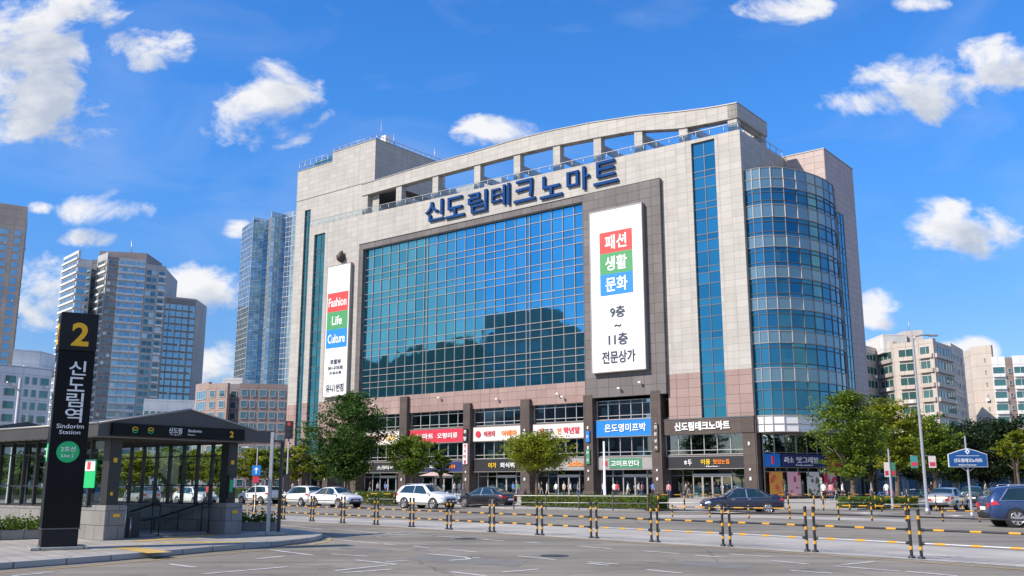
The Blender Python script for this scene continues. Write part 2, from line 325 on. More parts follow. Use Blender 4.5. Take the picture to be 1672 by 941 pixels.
def lettering(body, mat, parent, x, y, z, w=None, h=None, depth=0.02, bold=0.0, side=None, name='lettering', slant=0.0, rot=None):
    """letters on a wall that faces local -Y (side=None) or local +X (side='x'); x,y,z = centre of the word"""
    v, f = text_bm(body, w, h, depth / 2, bold, slant)
    mb = MB()
    if side == 'x': mb.v = [(x + d, y + a, z + b) for a, b, d in v]
    elif side == '-x': mb.v = [(x - d, y - a, z + b) for a, b, d in v]
    else: mb.v = [(x + a, y - d, z + b) for a, b, d in v]
    mb.f = f; mb.m = [0] * len(f); mb.sm = [False] * len(f)
    return mb.build(name, mat, parent)

def green_panel(s_, w, h):
    mb = MB(); mb.box(-.28*w, .28*w, -.05, -.005, -.42*h, .42*h); mb.build('sign_panel', S['green'], s_)
    lettering('고미프얀다', S['letter'], s_, 0, -.09, 0, .5*w, .5*h, .06, .012)
    lettering('M', S['red'], s_, -.36*w, -.04, 0, .08*w, .5*h, .06, .02)
def disc(parent, x, y, z, r, mat, name='disc', th=.05, seg=28, facing='y', ring=None):
    mb = MB(); mb.tube([(x, y, z), (x, y - th, z)] if facing == 'y' else ([(x, y, z), (x + th, y, z)] if facing == 'x' else [(x, y, z), (x - th, y, z)]), r, seg, smooth=False)
    return mb.build(name, mat, parent)

# ------------------------------------------------------------------ wall with openings
def wall(mb, X0, X1, Z0, Z1, holes, y=0.0, depth=0.4, mi=0, zt=None, thick=0.4):
    xs = sorted(set([X0, X1] + [h for hh in holes for h in hh[:2] if X0 < h < X1]))
    zs = sorted(set([Z0, Z1] + [h for hh in holes for h in hh[2:4] if Z0 < h < Z1]))
    T = (lambda x, z: zt(x) if (zt and abs(z - Z1) < 1e-6) else z)
    for i in range(len(xs) - 1):
        for j in range(len(zs) - 1):
            a, b, c, d = xs[i], xs[i+1], zs[j], zs[j+1]; mx, mz = (a+b)/2, (c+d)/2
            if any(h[0] < mx < h[1] and h[2] < mz < h[3] for h in holes): continue
            mb.face([(a,y,c),(b,y,c),(b,y,T(b,d)),(a,y,T(a,d))], mi)
    for h in holes:
        a, b, c, d = max(h[0], X0), min(h[1], X1), max(h[2], Z0), min(h[3], Z1)
        d2 = d
        if a > X0: mb.face([(a,y,c),(a,y+depth,c),(a,y+depth,d2),(a,y,d2)], mi)
        if b < X1: mb.face([(b,y,c),(b,y+depth,c),(b,y+depth,d2),(b,y,d2)], mi)
        if c > Z0: mb.face([(a,y,c),(b,y,c),(b,y+depth,c),(a,y+depth,c)], mi)
        if d < Z1: mb.face([(a,y,d),(b,y,d),(b,y+depth,d),(a,y+depth,d)], mi)

def glazing(parent, x0, x1, xs, zs, y, glass, frame, fw=0.07, fd=0.10, name='window', tilt=0.004, proud=0.06, glass2=None, rows2=()):
    """panes and a frame grid: xs and zs are the grid lines; frame is the part, pane the sub-part"""
    fr = MB()
    for x in xs: fr.box(x - fw/2, x + fw/2, y - proud, y + fd, zs[0], zs[-1])
    for z in zs: fr.box(xs[0] - fw/2, xs[-1] + fw/2, y - proud + 0.004, y + fd - 0.004, z - fw/2, z + fw/2)
    f = fr.build(name, frame, parent)
    g0 = MB(); g2 = MB()
    for i in range(len(xs) - 1):
        for j in range(len(zs) - 1):
            a, b, c, d = xs[i], xs[i+1], zs[j], zs[j+1]; g = g2 if j in rows2 else g0
            t1, t2 = random.uniform(-tilt, tilt), random.uniform(-tilt, tilt)
            g.face([(a, y + t1, c), (b, y - t1, c), (b, y - t1 + t2, d), (a, y + t1 + t2, d)])
    g0.build('pane', glass, f)
    if g2.f: g2.build('spandrel_pane', glass2, f)
    return f
def lin(a, b, n): return [a + (b - a) * i / n for i in range(n + 1)]

# ------------------------------------------------------------------ MAIN BUILDING
CORNER = Vector((25.33, 100.0, 0.0)); YAW = math.atan2(-.622, .783)
GZ = 0.12                                            # pavement level at the building
B = empty('department_store', CORNER, YAW, 'long white stone shopping centre with a blue glass front, rooftop pergola and rounded glass corner', 'building')
BM_ = Matrix.Translation(CORNER) @ Matrix.Rotation(YAW, 4, 'Z'); BI = BM_.inverted()
def on_front(px, py, w=0.0):
    o = BI @ Vector((0, 0, EYE)); d = BI.to_3x3() @ ray(px, py); t = (w - o.y) / d.y
    return o + d * t
def ztop(x): return 40.32 + 1.2 * min(1.0, max(0.0, -x / 72.0))

def main_building():
    # -- front screen
    mb = MB()
    wall(mb, -73.3, 0.0, 13.65, 40.32, [(-6.05,-3.1,13.65,40.0), (-61.15,-10.03,13.65,36.6), (-72.1,-69.5,13.65,40.0)], 0, 0.5, zt=ztop)
    mb.box(-73.3, -73.0, 0.003, 1.5, 0, 41.4)
    # parapet top and back
    mb.face([(-73.3,0,ztop(-73.3)),(0,0,ztop(0)),(0,0.9,ztop(0)),(-73.3,0.9,ztop(-73.3))])
    mb.face([(-73.3,0.9,ztop(-73.3)),(0,0.9,ztop(0)),(0,0.9,39.0),(-73.3,0.9,39.0)])
    mb.build('facade_wall', M['stone'], B)
    mb = MB()
    wall(mb, -10.03, 0.0, 8.65, 13.65, [(-6.05,-3.1,8.65,13.66)], 0.0, 0.5)
    wall(mb, -73.3, -61.15, 8.2, 13.65, [(-72.1,-69.5,8.2,13.66)], 0.0, 0.5)
    wall(mb, -61.15, -20.9, 11.3, 13.60, [], -0.06, 0.5)
    mb.box(-61.15, -20.9, -0.06, 0.6, 11.15, 11.3)
    mb.face([(-61.15,-0.06,13.6),(-20.9,-0.06,13.6),(-20.9,0.4,13.6),(-61.15,0.4,13.6)])
    mb.build('pink_granite_band', M['granite_pink'], B)
    mb = MB()
    mb.box(-20.9, -10.03, -0.5, 0.02, 11.5, 36.6); mb.box(-61.15, -20.903, -0.45, 0.02, 35.78, 36.6); mb.box(-61.15, -60.2, -0.5, 0.02, 13.60, 35.78)
    mb.build('granite_frame', M['granite_grey'], B)
    # flashing line round the frame
    mb = MB(); mb.box(-61.2,-9.98,-0.56,-0.45,36.6,36.68); mb.box(-60.2,-20.9,-0.3,-0.14,35.70,35.78); mb.build('flashing', M['mullion'], B)
    # -- big curtain wall
    xs = [-60.2]; u = -60.2
    seq = []
    k = 0
    while u < -22.3:
        wd = 0.62 if k in (7, 18) else 1.735
        u += wd; xs.append(u); k += 1
    xs[-1] = -20.9
    zs = [35.76]; z = 35.76 - 1.3; zs.append(z)
    for i in range(5):
        for st in (1.85, 0.9, 0.97): z -= st; zs.append(z)
    zs.append(15.05); zs = [q for q in zs if q > 14.6] ; zs.append(13.6); zs = sorted(set(zs))
    glazing(B, 0, 0, xs, zs, 0.12, M['glass'], M['mullion'], 0.075, 0.05, 'curtain_wall', 0.006, 0.11, M['glass_row'], [j for j in range(len(zs)-1) if zs[j+1]-zs[j] < 1.0 and j % 3 == 1])
    # -- strip windows
    def fl(z0, z1):
        r = [z0]; z = z0; i = 0
        while z < z1 - 0.8:
            z += (1.25, 0.75, 1.7)[i % 3]; i += 1; r.append(min(z, z1))
        r[-1] = z1; return r
    glazing(B, 0, 0, lin(-6.05, -3.1, 2), fl(8.65, 39.9), 0.3, M['glass_strip'], M['mullion_dk'], 0.09, 0.05, 'window_strip')
    glazing(B, 0, 0, lin(-72.1, -69.5, 2), fl(6.0, 40.0), 0.3, M['glass_strip'], M['mullion_dk'], 0.09, 0.05, 'window_strip')
    # -- set back end wall and lift tower
    mb = MB(); W = 1.2
    wall(mb, -78.4, -58.9, 13.65, 46.9, [(-76.2,-74.7,13.65,45.0)], W, 0.4)
    mb.build('end_wall', M['stone'], B)
    mb = MB(); wall(mb, -78.4, -73.2, 5, 13.65, [(-76.2,-74.7,5.0,13.66)], W, 0.4); mb.face([(-78.4,W,0),(-78.4,40,0),(-78.4,40,13.65),(-78.4,W,13.65)]); mb.build('end_wall_base', M['granite_pink'], B)
    glazing(B, 0, 0, [-76.2, -75.45, -74.7], fl(5.0, 45.0), W + 0.25, M['glass_strip'], M['mullion_dk'], 0.08, 0.05, 'window_strip')
    mb = MB()
    PX0, PX1 = -78.42, -60.0
    # penthouse: front steps up from the lower roof terrace on the left
    mb.box(PX0, -69.9, W - 0.02, 30, 46.9, 52.0); mb.box(-69.9, PX1, W - 0.02, 17, 46.9, 53.5); mb.box(PX0, PX1, 30, 40, 13.65, 52.0)
    mb.box(PX1, -48, 17, 30, 40, 49.0)
    mb.build('penthouse', M['stone'], B)
    mb = MB(); mb.box(-69.9, PX1 + .08, W - 0.1, 17.08, 53.5, 53.62); mb.box(PX0 - .06, -69.9, W - 0.1, 30, 52.0, 52.1); mb.box(-78.45, -59.9, W - .06, W, 46.86, 46.98); mb.build('coping', M['mullion'], B)
    # terrace screen on the left roof
    mb = MB()
    for x in lin(PX0 + .1, -69.9, 6): mb.tube([(x, W + .2, 52.0), (x, W + .2, 53.6)], 0.045, 6)
    for z in (52.8, 53.6): mb.tube([(PX0 + .1, W + .2, z), (-69.9, W + .2, z)], 0.045, 6)
    mb.tube([(PX0+.1, W+.2, 53.6), (PX0+.1, 12, 53.6)], 0.045, 6)
    for x in lin(-69.9, PX1, 7): mb.tube([(x, W + .2, 53.5), (x, W + .2, 54.2)], 0.04, 6)
    mb.tube([(-69.9, W + .2, 54.2), (PX1 - .1, W + .2, 54.2), (PX1 - .1, 17, 54.2)], 0.05, 6)
    for y in lin(1.4, 17, 12): mb.tube([(PX1 - .1, y, 53.5), (PX1 - .1, y, 54.2)], 0.04, 6)
    mb.build('roof_railing', M['galv'], B)
    mb = MB(); mb.box(-75.5, -70.1, 2.2, 4.5, 52.1, 53.5); mb.build('roof_glass_box', M['glass_strip'], B)
    mb = MB()
    mb.tube([(-59.4 - 1.6, 3.2, 53.5), (-61.0, 3.2, 57.6)], [0.07, 0.03], 6); mb.tube([(-60.6, 5.6, 53.5), (-60.6, 5.6, 55.8)], 0.05, 6)
    mb.tube([(-60.6, 15.0, 53.5), (-60.6, 15.0, 56.2)], 0.05, 6)
    for s_ in range(3): mb.tube([(-61.0, 15.0, 54.6 + s_ * .4), (-60.2, 15.0, 54.6 + s_ * .4)], 0.03, 5)
    mb.build('antenna', M['galv'], B)
    mb = MB(); mb.box(-61.6, -60.4, 3.6, 4.8, 53.6, 55.0); mb.build('rooftop_unit', M['white'], B, 0.04)
    # -- bulk roof and rear
    mb = MB(); mb.prism([(-73,1.5),(-0.6,1.5),(-0.6,12.4),(-6,22),(-73,40)], 38.2, 38.6); mb.build('roof_deck', M['roof'], B)
    mb = MB(); mb.face([(-78.4,40,0),(-6,22,0),(-6,22,40),(-78.4,40,40)]); mb.face([(-78.4,1.2,13.6),(-78.4,40,13.6),(-78.4,40,46.9),(-78.4,1.2,46.9)]); mb.build('rear_wall', M['stone'], B)
    mb = MB(); mb.box(-56, -34, 9, 24, 38.6, 43.4); mb.box(-57, -43, 14, 34, 38.6, 46.5); mb.build('plant_room', M['stone'], B)
    mb = MB()
    for x, y in ((-44.5, 8.2), (-41.0, 8.2), (-52.0, 8.2)):
        mb.tube([(x, y + .6, 42.2), (x, y, 42.2), (x - .5, y - .5, 42.0)], [0.05, 0.06, 0.5], 10)
    mb.build('satellite_dish', M['galv'], B)
    # -- corner and side wall
    mb = MB()
    mb.face([(0,0,8.65),(0,13,8.65),(0,13,40.3),(0,0,40.32)])
    mb.face([(0,0,40.32),(0,13,40.3),(-0.9,13,40.3),(-0.9,0.9,40.32)]); mb.face([(-.9,0.9,39),(-.9,13,39),(-.9,13,40.3),(-.9,0.9,40.32)])
    mb.build('side_wall', M['stone'], B)
    mb = MB(); TX = 4.84; Ts, Te = 12.5, 22.3
    mb.box(-6, TX, Ts, Te, 12.0, 40.5)
    mb.build('stair_tower', M['stone_pink'], B)
    mb = MB(); mb.box(-6.06, TX + .06, Ts - .06, Te + .06, 40.5, 40.62); mb.build('coping', M['mullion'], B)
    mb = MB()
    mb.box(-6, TX - 0.2, Ts + .5, Te, 7.2, 12.0); mb.build('tower_base', M['granite_pink'], B)
    # strip window on the tower side (faces +X)
    fr = MB(); g = MB(); zz = fl(12.4, 33.4); ys = [15.4, 16.4, 17.4]
    for y in ys: fr.box(TX - .02, TX + .08, y - .04, y + .04, 12.4, 33.4)
    for z in zz: fr.box(TX - .02, TX + .076, 15.36, 17.44, z - .04, z + .04)
    for i in range(2):
        for j in range(len(zz) - 1): g.face([(TX + .03, ys[i], zz[j]), (TX + .03, ys[i+1], zz[j]), (TX + .03, ys[i+1], zz[j+1]), (TX + .03, ys[i], zz[j+1])])
    f = fr.build('window_strip', M['mullion_dk'], B); g.build('pane', M['glass_strip'], f)
    # -- rounded glass bay
    ctl = [(0.0,.55),(0.9,.50),(1.8,.62),(2.8,1.1),(3.8,2.1),(4.6,3.6),(5.2,5.2),(5.6,6.9),(5.85,8.6),(5.92,10.2),(5.8,11.8),(5.45,13.2),(4.86,14.3)]
    def offs(k, o):
        a = Vector(ctl[max(k-1,0)]); b = Vector(ctl[min(k+1,len(ctl)-1)]); d = (b - a).normalized(); n = Vector((d.y, -d.x)); p = Vector(ctl[k]) + n * o
        return (p.x, p.y)
    n = len(ctl)
    def ring(z0, z1, o, mat, name, split=(), parent=B, frames=None):
        g = MB(); zsx = [z0] + [s for s in split] + [z1]
        for k in range(n - 1):
            a, b = offs(k, o), offs(k + 1, o)
            for q in range(len(zsx) - 1):
                g.face([(a[0], a[1], zsx[q]), (b[0], b[1], zsx[q]), (b[0], b[1], zsx[q+1]), (a[0], a[1], zsx[q+1])])
        fr = MB()
        for k in range(n):
            a = offs(k, o + .03); fr.box(a[0] - .045, a[0] + .045, a[1] - .045, a[1] + .045, z0, z1)
        for z in [z0, z1] + list(split):
            fr.tube([(*offs(k, o + .03), z) for k in range(n)], 0.055, 5, smooth=False)
        f = fr.build(name, frames or M['mullion'], parent); g.build('pane' if 'band' in name else 'panel', mat, f)
    def slab(z, o, th, name, mat):
        poly = [offs(k, o) for k in range(n)] + [(0.0, 14.3)]
        s_ = MB(); s_.prism(poly, z - th / 2, z + th / 2); s_.build(name, mat, B)
    ring(8.66, 12.2, 0, M['glass_bay'], 'window_band', (9.3, 11.3), frames=M['mullion_dk'])
    edges = [(12.2, 13.6), (16.25, 17.5), (19.85, 21.1), (23.3, 24.5), (26.7, 27.9), (30.0, 31.4), (33.3, 34.4)]
    tops = [16.25, 19.85, 23.3, 26.7, 30.0, 33.3]
    for i, (a, b) in enumerate(edges):
        ring(a, b, 0.04, M['spandrel'], 'spandrel_panel', frames=M['mullion'])
        slab(b, 0.10, 0.10, 'ledge', M['mullion']); slab(a - .0, 0.10, 0.09, 'ledge', M['mullion'])
        if i < len(tops): ring(b, tops[i], 0, M['glass_bay'], 'window_band', (b + .45, tops[i] - .5), frames=M['mullion_dk'])
    # open top rail of the bay
    ring(34.4, 35.6, 0.0, M['spandrel'], 'terrace_rail', frames=M['mullion'])
    slab(34.3, -0.1, 0.2, 'bay_roof', M['roof'])
    mb = MB(); mb.tube([(1.2, 2.2, 36.2), (3.0, 5.0, 36.2), (4.6, 9.0, 36.3), (4.6, 12.2, 36.3)], 0.09, 6)
    for p in ((1.2, 2.2), (3.0, 5.0), (4.6, 9.0), (4.6, 12.0)): mb.tube([(*p, 34.3), (*p, 36.25)], 0.06, 6)
    mb.build('terrace_frame', M['frame'], B)
    # white panels under the bay, soffit
    ring(6.95, 8.6, 0.12, M['bannerwhite'], 'fascia_panel', (7.75,), frames=M['mullion'])
    slab(8.63, 0.16, 0.07, 'ledge', M['mullion']); slab(6.93, 0.10, 0.12, 'soffit', M['granite_dark'])
    # -- pergola on the roof
    tops_ = [(588,302),(640,286),(700,268),(770,249),(840,228),(900,213),(968,199.5),(1039,189),(1109,182),(1160,175.5),(1201.6,168)]
    bots = [(588,321),(640,306.5),(700,290),(770,271.5),(840,253),(900,239),(977,224),(1033,214),(1108,210),(1160,201),(1201,192)]
    T = [on_front(*p, 0.3) for p in tops_]; Bo = [on_front(*p, 0.3) for p in bots]
    def lerp_z(P, x):
        P = sorted(P, key=lambda p: p.x)
        for a, b in zip(P[:-1], P[1:]):
            if a.x <= x <= b.x: return a.z + (b.z - a.z) * (x - a.x) / (b.x - a.x)
        return P[0].z if x < P[0].x else P[-1].z
    mb = MB(); XS = lin(-61.9, -0.3, 44)
    for a, b in zip(XS[:-1], XS[1:]):
        for (y0, y1) in ((0.3, 1.5),):
            ta, tb, ba, bb = lerp_z(T, a), lerp_z(T, b), lerp_z(Bo, a), lerp_z(Bo, b)
            mb.face([(a,y0,ba),(b,y0,bb),(b,y0,tb),(a,y0,ta)]); mb.face([(a,y1,ba),(b,y1,bb),(b,y1,tb),(a,y1,ta)])
            mb.face([(a,y0,ta),(b,y0,tb),(b,y1,tb),(a,y1,ta)]); mb.face([(a,y0,ba),(b,y0,bb),(b,y1,bb),(a,y1,ba)])
    a = XS[0]; mb.face([(a,.3,lerp_z(Bo,a)),(a,1.5,lerp_z(Bo,a)),(a,1.5,lerp_z(T,a)),(a,.3,lerp_z(T,a))])
    z1, z0 = lerp_z(T, -0.3), lerp_z(Bo, -0.3)
    mb.box(-1.5, -0.3, 0.3, 8.4, z0, z1 - .003)
    mb.build('pergola_beam', M['stone'], B)
    mb = MB()
    for a, b in zip(XS[:-1], XS[1:]): mb.face([(a,.22,lerp_z(T,a)+.03),(b,.22,lerp_z(T,b)+.03),(b,1.56,lerp_z(T,b)+.03),(a,1.56,lerp_z(T,a)+.03)]); mb.face([(a,.22,lerp_z(T,a)+.03),(b,.22,lerp_z(T,b)+.03),(b,.22,lerp_z(T,b)-.08),(a,.22,lerp_z(T,a)-.08)])
    mb.box(-1.56, -.24, .24, 8.46, z1 + .005, z1 + .06); mb.build('coping', M['mullion'], B)
    mb = MB()
    zr = 41.6
    for a, b in zip(XS[:-1:4], XS[4::4]): pass
    mb.box(-61.9, -1.5, 8.0, 8.8, 42.2, 43.4); mb.build('pergola_rear_beam', M['stone'], B)
    cols = [(62.05,60.26),(54.67,53.26),(47.28,46.01),(39.48,38.15),(32.56,31.21),(25.95,24.84),(19.69,18.61),(13.71,12.78),(7.64,6.77),(1.45,.6)]
    for a, b in cols:
        x0, x1 = -a, -b; cx = (x0 + x1) / 2
        c_ = MB(); c_.box(cx - .55, cx + .55, 0.45, 1.35, ztop(cx) - 1.0, lerp_z(Bo, cx) + .02); c_.build('pergola_column', M['stone'], B)
        c_ = MB(); c_.box(cx - .3, cx + .3, 1.5, 8.0, 42.5, 43.2); c_.build('cross_beam', M['stone'], B)
        c_ = MB(); c_.box(cx - .4, cx + .4, 8.1, 8.7, 38.5, 42.2); c_.build('rear_column', M['stone'], B)
    c_ = MB(); c_.box(-1.3, -.5, 7.3, 8.2, 39, z0 + .01); c_.build('pergola_column', M['stone'], B)
    # -- parapet railing
    mb = MB(); g = MB()
    RX = lin(-73.2, -0.3, 42)
    for a in RX: mb.tube([(a, .28, ztop(a)), (a, .28, ztop(a) + 1.0)], 0.04, 6)
    mb.tube([(a, .28, ztop(a) + 1.0) for a in RX] + [(-0.3, 12.5, 41.3)], 0.05, 6)
    for y in lin(.3, 12.5, 7): mb.tube([(-.3, y, 40.3), (-.3, y, 41.3)], 0.04, 6)
    for a, b in zip(RX[:-1], RX[1:]): g.face([(a+.08,.28,ztop(a)+.12),(b-.08,.28,ztop(b)+.12),(b-.08,.28,ztop(b)+.9),(a+.08,.28,ztop(a)+.9)])
    f = mb.build('parapet_railing', M['galv'], B); g.build('railing_glass', M['railglass'], f)
    for x, z in ((-57, 12.6), (-44.5, 12.9), (-34.5, 12.2), (-25.0, 12.3), (-24.3, 11.9), (-16, 12.4), (-13.2, 12.9)):
        c_ = MB(); yb = -.5 if x > -20.9 else -.06; c_.tube([(x, yb, z), (x, yb - .35, z + .05)], .05, 6); c_.box(x - .12, x + .2, yb - .55, yb - .3, z - .06, z + .12); c_.build('security_camera', M['white'], B)
    # drop-shaped lamp above the left banner
    mb = MB(); p = (-65.2, -0.45, 35.2)
    mb.tube([(p[0], p[1], p[2]-.7), (p[0], p[1], p[2]-.3), (p[0], p[1], p[2]+.2), (p[0]+.1, p[1], p[2]+.7), (p[0]+.35, p[1], p[2]+1.1)], [.15,.6,.7,.4,.04], 12)
    mb.build('drop_ornament', M['granite_dark'], B)
main_building()

# ------------------------------------------------------------------ lower storeys: columns, bays, storefronts
COLS = [(-1.4, 0.0), (-12.06, -10.8), (-21.17, -19.9), (-30.62, -29.2), (-40.04, -38.9), (-51.73, -50.33), (-61.5, -60.2), (-67.3,-66.2), (-73.2,-72.0)]
def lower_storeys():
    for i, (a, b) in enumerate(COLS):
        mb = MB(); top = 13.4 if i == 5 else (8.66 if i == 0 else (11.9 if i < 6 else 8.2))
        mb.box(a, b, -0.55 if i else -0.02, 1.4, 0, top)
        if i: mb.box(a - .12, b + .12, -0.67, 1.5, 0, 0.9)
        mb.build('column', M['granite_dark'], B)
        # small round lamps and door-number plates on the column face
        lp = MB()
        for z in (2.0, 3.0, 5.6, 7.9): lp.box((a+b)/2 - .10, (a+b)/2 + .10, -0.66 if i else -.12, -0.54 if i else -.015, z, z + (.36 if z != 3.0 else .24))
        lp.build('wall_lamp', M['white'], B, 0.03)
    # brown fascia over the main entrance
    mb = MB(); mb.box(-10.8, -0.02, -0.12, 1.2, 6.95, 8.62); mb.build('entrance_fascia', M['granite_dark'], B)
    mb = MB(); mb.box(-10.8, 0.02, -0.16, -.12, 8.55, 8.66); mb.build('flashing', M['mullion_dk'], B)
    # floors, ceilings, back wall of the shops
    mb = MB()
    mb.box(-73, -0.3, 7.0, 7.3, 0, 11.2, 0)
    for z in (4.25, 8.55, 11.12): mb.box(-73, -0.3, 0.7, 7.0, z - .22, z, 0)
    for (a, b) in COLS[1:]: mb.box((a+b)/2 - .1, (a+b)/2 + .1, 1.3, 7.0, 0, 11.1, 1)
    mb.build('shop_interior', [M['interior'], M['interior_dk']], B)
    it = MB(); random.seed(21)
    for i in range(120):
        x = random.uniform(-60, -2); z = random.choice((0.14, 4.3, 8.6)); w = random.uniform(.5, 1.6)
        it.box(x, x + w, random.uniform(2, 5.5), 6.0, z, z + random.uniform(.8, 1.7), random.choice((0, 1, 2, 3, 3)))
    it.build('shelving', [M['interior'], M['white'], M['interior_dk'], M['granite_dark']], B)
    edges = [(-10.8, -1.4)] + [(COLS[i+1][1], COLS[i][0]) for i in range(1, len(COLS) - 1)]
    for i, (x0, x1) in enumerate(edges):
        n = max(3, round((x1 - x0) / 1.6))
        xs = lin(x0 + .05, x1 - .05, n)
        if 0 < i < 6: glazing(B, 0, 0, xs, [8.98, 9.4, 10.75, 11.15], 0.45, M['shopglass_up'], M['mullion_lt'], 0.07, 0.05, 'window')
        lo, hi = (4.78, 6.92)
        glazing(B, 0, 0, xs, [lo, lo + .45, hi], 0.45, M['shopglass_up'] if i in (2, 4) else M['shopglass'], M['mullion_lt'], 0.07, 0.05, 'window')
        # door storey: side panes plus a pair of doors
        dx0 = x0 + (x1 - x0) * (.38 if i else .30); dx1 = dx0 + (3.2 if i else 4.6)
        pane_x = [x for x in xs if x < dx0 - .4] + [dx0]
        glazing(B, 0, 0, pane_x, [0.14, 2.55, 3.25], 1.2, M['shopglass'], M['mullion_lt'] if i % 2 else M['mullion_dk'], 0.09, 0.05, 'shop_window')
        pane_x = [dx1] + [x for x in xs if x > dx1 + .4]
        if len(pane_x) > 1: glazing(B, 0, 0, pane_x, [0.14, 2.55, 3.25], 1.2, M['shopglass'], M['mullion_lt'] if i % 2 else M['mullion_dk'], 0.09, 0.05, 'shop_window')
        nd = 2 if i else 4
        for k in range(nd):
            a = dx0 + (dx1 - dx0) * k / nd; b = dx0 + (dx1 - dx0) * (k + 1) / nd
            d = MB(); 
            for xx in (a + .05, b - .05): d.box(xx - .05, xx + .05, 1.12, 1.22, .14, 2.5)
            for zz in (.2, 2.45): d.box(a + .05, b - .05, 1.124, 1.216, zz - .06, zz + .06)
            do = d.build('door', M['mullion'] if i != 3 else M['galv'], B)
            g = MB(); g.face([(a+.05,1.17,.2),(b-.05,1.17,.2),(b-.05,1.17,2.45),(a+.05,1.17,2.45)]); g.build('pane', M['shopglass'], do)
            h = MB(); hx = (b - .16) if k % 2 == 0 else (a + .16); h.tube([(hx, 1.08, .9), (hx, 1.08, 1.5)], .02, 6); h.build('handle', M['steel'], do)
        mb = MB(); mb.box(dx0 - .05, dx1 + .05, 1.1, 1.3, 2.5, 2.72); mb.box(dx0 - .05, dx1 + .05, 1.1, 1.3, 3.2, 3.3); mb.build('door_head', M['mullion_lt'], B)
        mb = MB(); mb.box(x0, x1, .35, 1.4, 8.62 if i else 8.64, 8.95); mb.build('lintel', M['granite_dark'], B)
        mb = MB(); mb.box(x0, x1, .3, 1.4, 4.5, 4.74); mb.build('lintel', M['granite_dark'], B)
    # low glass wall under left end
    # side storefront under the bay
    P = [(0.35, 1.05), (1.6, 3.9), (2.8, 6.8), (3.9, 9.6), (4.5, 11.6)]
    for a, b in zip(P[:-1], P[1:]):
        a = Vector(a); b = Vector(b); d = (b - a); nrm = Vector((d.y, -d.x)).normalized()
        fr = MB(); g = MB()
        for t in (0, .5, 1):
            p = a + d * t; fr.box(p.x - .05, p.x + .05, p.y - .05, p.y + .05, .1, 6.9)
        for z in (.3, 2.9, 3.35, 4.7, 4.9, 6.85): fr.tube([(a.x, a.y, z), (b.x, b.y, z)], .05, 4, smooth=False)
        for (z0, z1) in ((.3, 3.35), (4.8, 6.85)):
            for t in (0, .5):
                p, q = a + d * t, a + d * (t + .5); g.face([(p.x,p.y,z0),(q.x,q.y,z0),(q.x,q.y,z1),(p.x,p.y,z1)])
        f = fr.build('shop_window', M['mullion'], B); g.build('pane', M['shopglass'], f)
    mb = MB(); mb.box(4.0, 5.2, 11.7, 12.9, 0, 6.9); mb.build('column', M['granite_dark'], B)
    mb = MB(); mb.box(-.25, .12, .02, 1.0, 0, 8.6); mb.build('column', M['granite_dark'], B)
    mb = MB(); mb.box(4.0, 5.2, 21.4, 22.6, 0, 7.2); mb.build('column', M['granite_dark'], B)
    mb = MB(); mb.box(4.3, 4.78, 12.9, 21.4, 4.8, 7.2); mb.build('lintel', M['granite_dark'], B)
    mb = MB(); g = MB()
    for y in lin(12.95, 21.4, 6): mb.box(4.2, 4.3, y - .05, y + .05, 0.12, 4.8)
    for z in (2.6, 4.75): mb.box(4.21, 4.29, 12.95, 21.4, z - .05, z + .05)
    g.face([(4.25,12.95,.12),(4.25,21.4,.12),(4.25,21.4,4.8),(4.25,12.95,4.8)])
    f = mb.build('shop_window', M['mullion'], B); g.build('pane', M['shopglass'], f)
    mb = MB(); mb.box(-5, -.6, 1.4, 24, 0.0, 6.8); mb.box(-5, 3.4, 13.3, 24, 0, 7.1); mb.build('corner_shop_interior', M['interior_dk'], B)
    # posters in the corner shop windows
    for k, (t, c) in enumerate(((.03,'poster_orange'),(.26,'poster_pink'),(.51,'poster_white'),(.74,'poster_red'))):
        a = Vector(P[0]); b = Vector(P[4]); d = b - a; p = a + d * t; q = a + d * (t + .17); nrm = Vector((d.y, -d.x)).normalized() * .32
        p += nrm; q += nrm
        f = MB(); f.face([(p.x,p.y,.4),(q.x,q.y,.4),(q.x,q.y,2.9),(p.x,p.y,2.9)])
        f.build('window_poster', poster(k), B)
def poster(k):
    m, nt, N, L, b = newmat('poster_%d' % k)
    c = [((.75,.35,.05),(.75,.1,.05)), ((.8,.45,.5),(.45,.05,.07)), ((.7,.68,.62),(.12,.16,.10)), ((.7,.05,.1),(.75,.6,.55))][k]
    tc = N.new('ShaderNodeTexCoord'); v = N.new('ShaderNodeTexNoise'); v.inputs['Scale'].default_value = 1.4; v.inputs['Detail'].default_value = 3; L.new(tc.outputs['Object'], v.inputs['Vector'])
    cr = N.new('ShaderNodeValToRGB'); cr.color_ramp.interpolation = 'CONSTANT'; e = cr.color_ramp.elements
    e[0].color = (*c[0], 1); e[1].position = .56; e[1].color = (*c[1], 1); L.new(v.outputs[0], cr.inputs[0]); L.new(cr.outputs[0], b.inputs['Base Color'])
    return m
lower_storeys()

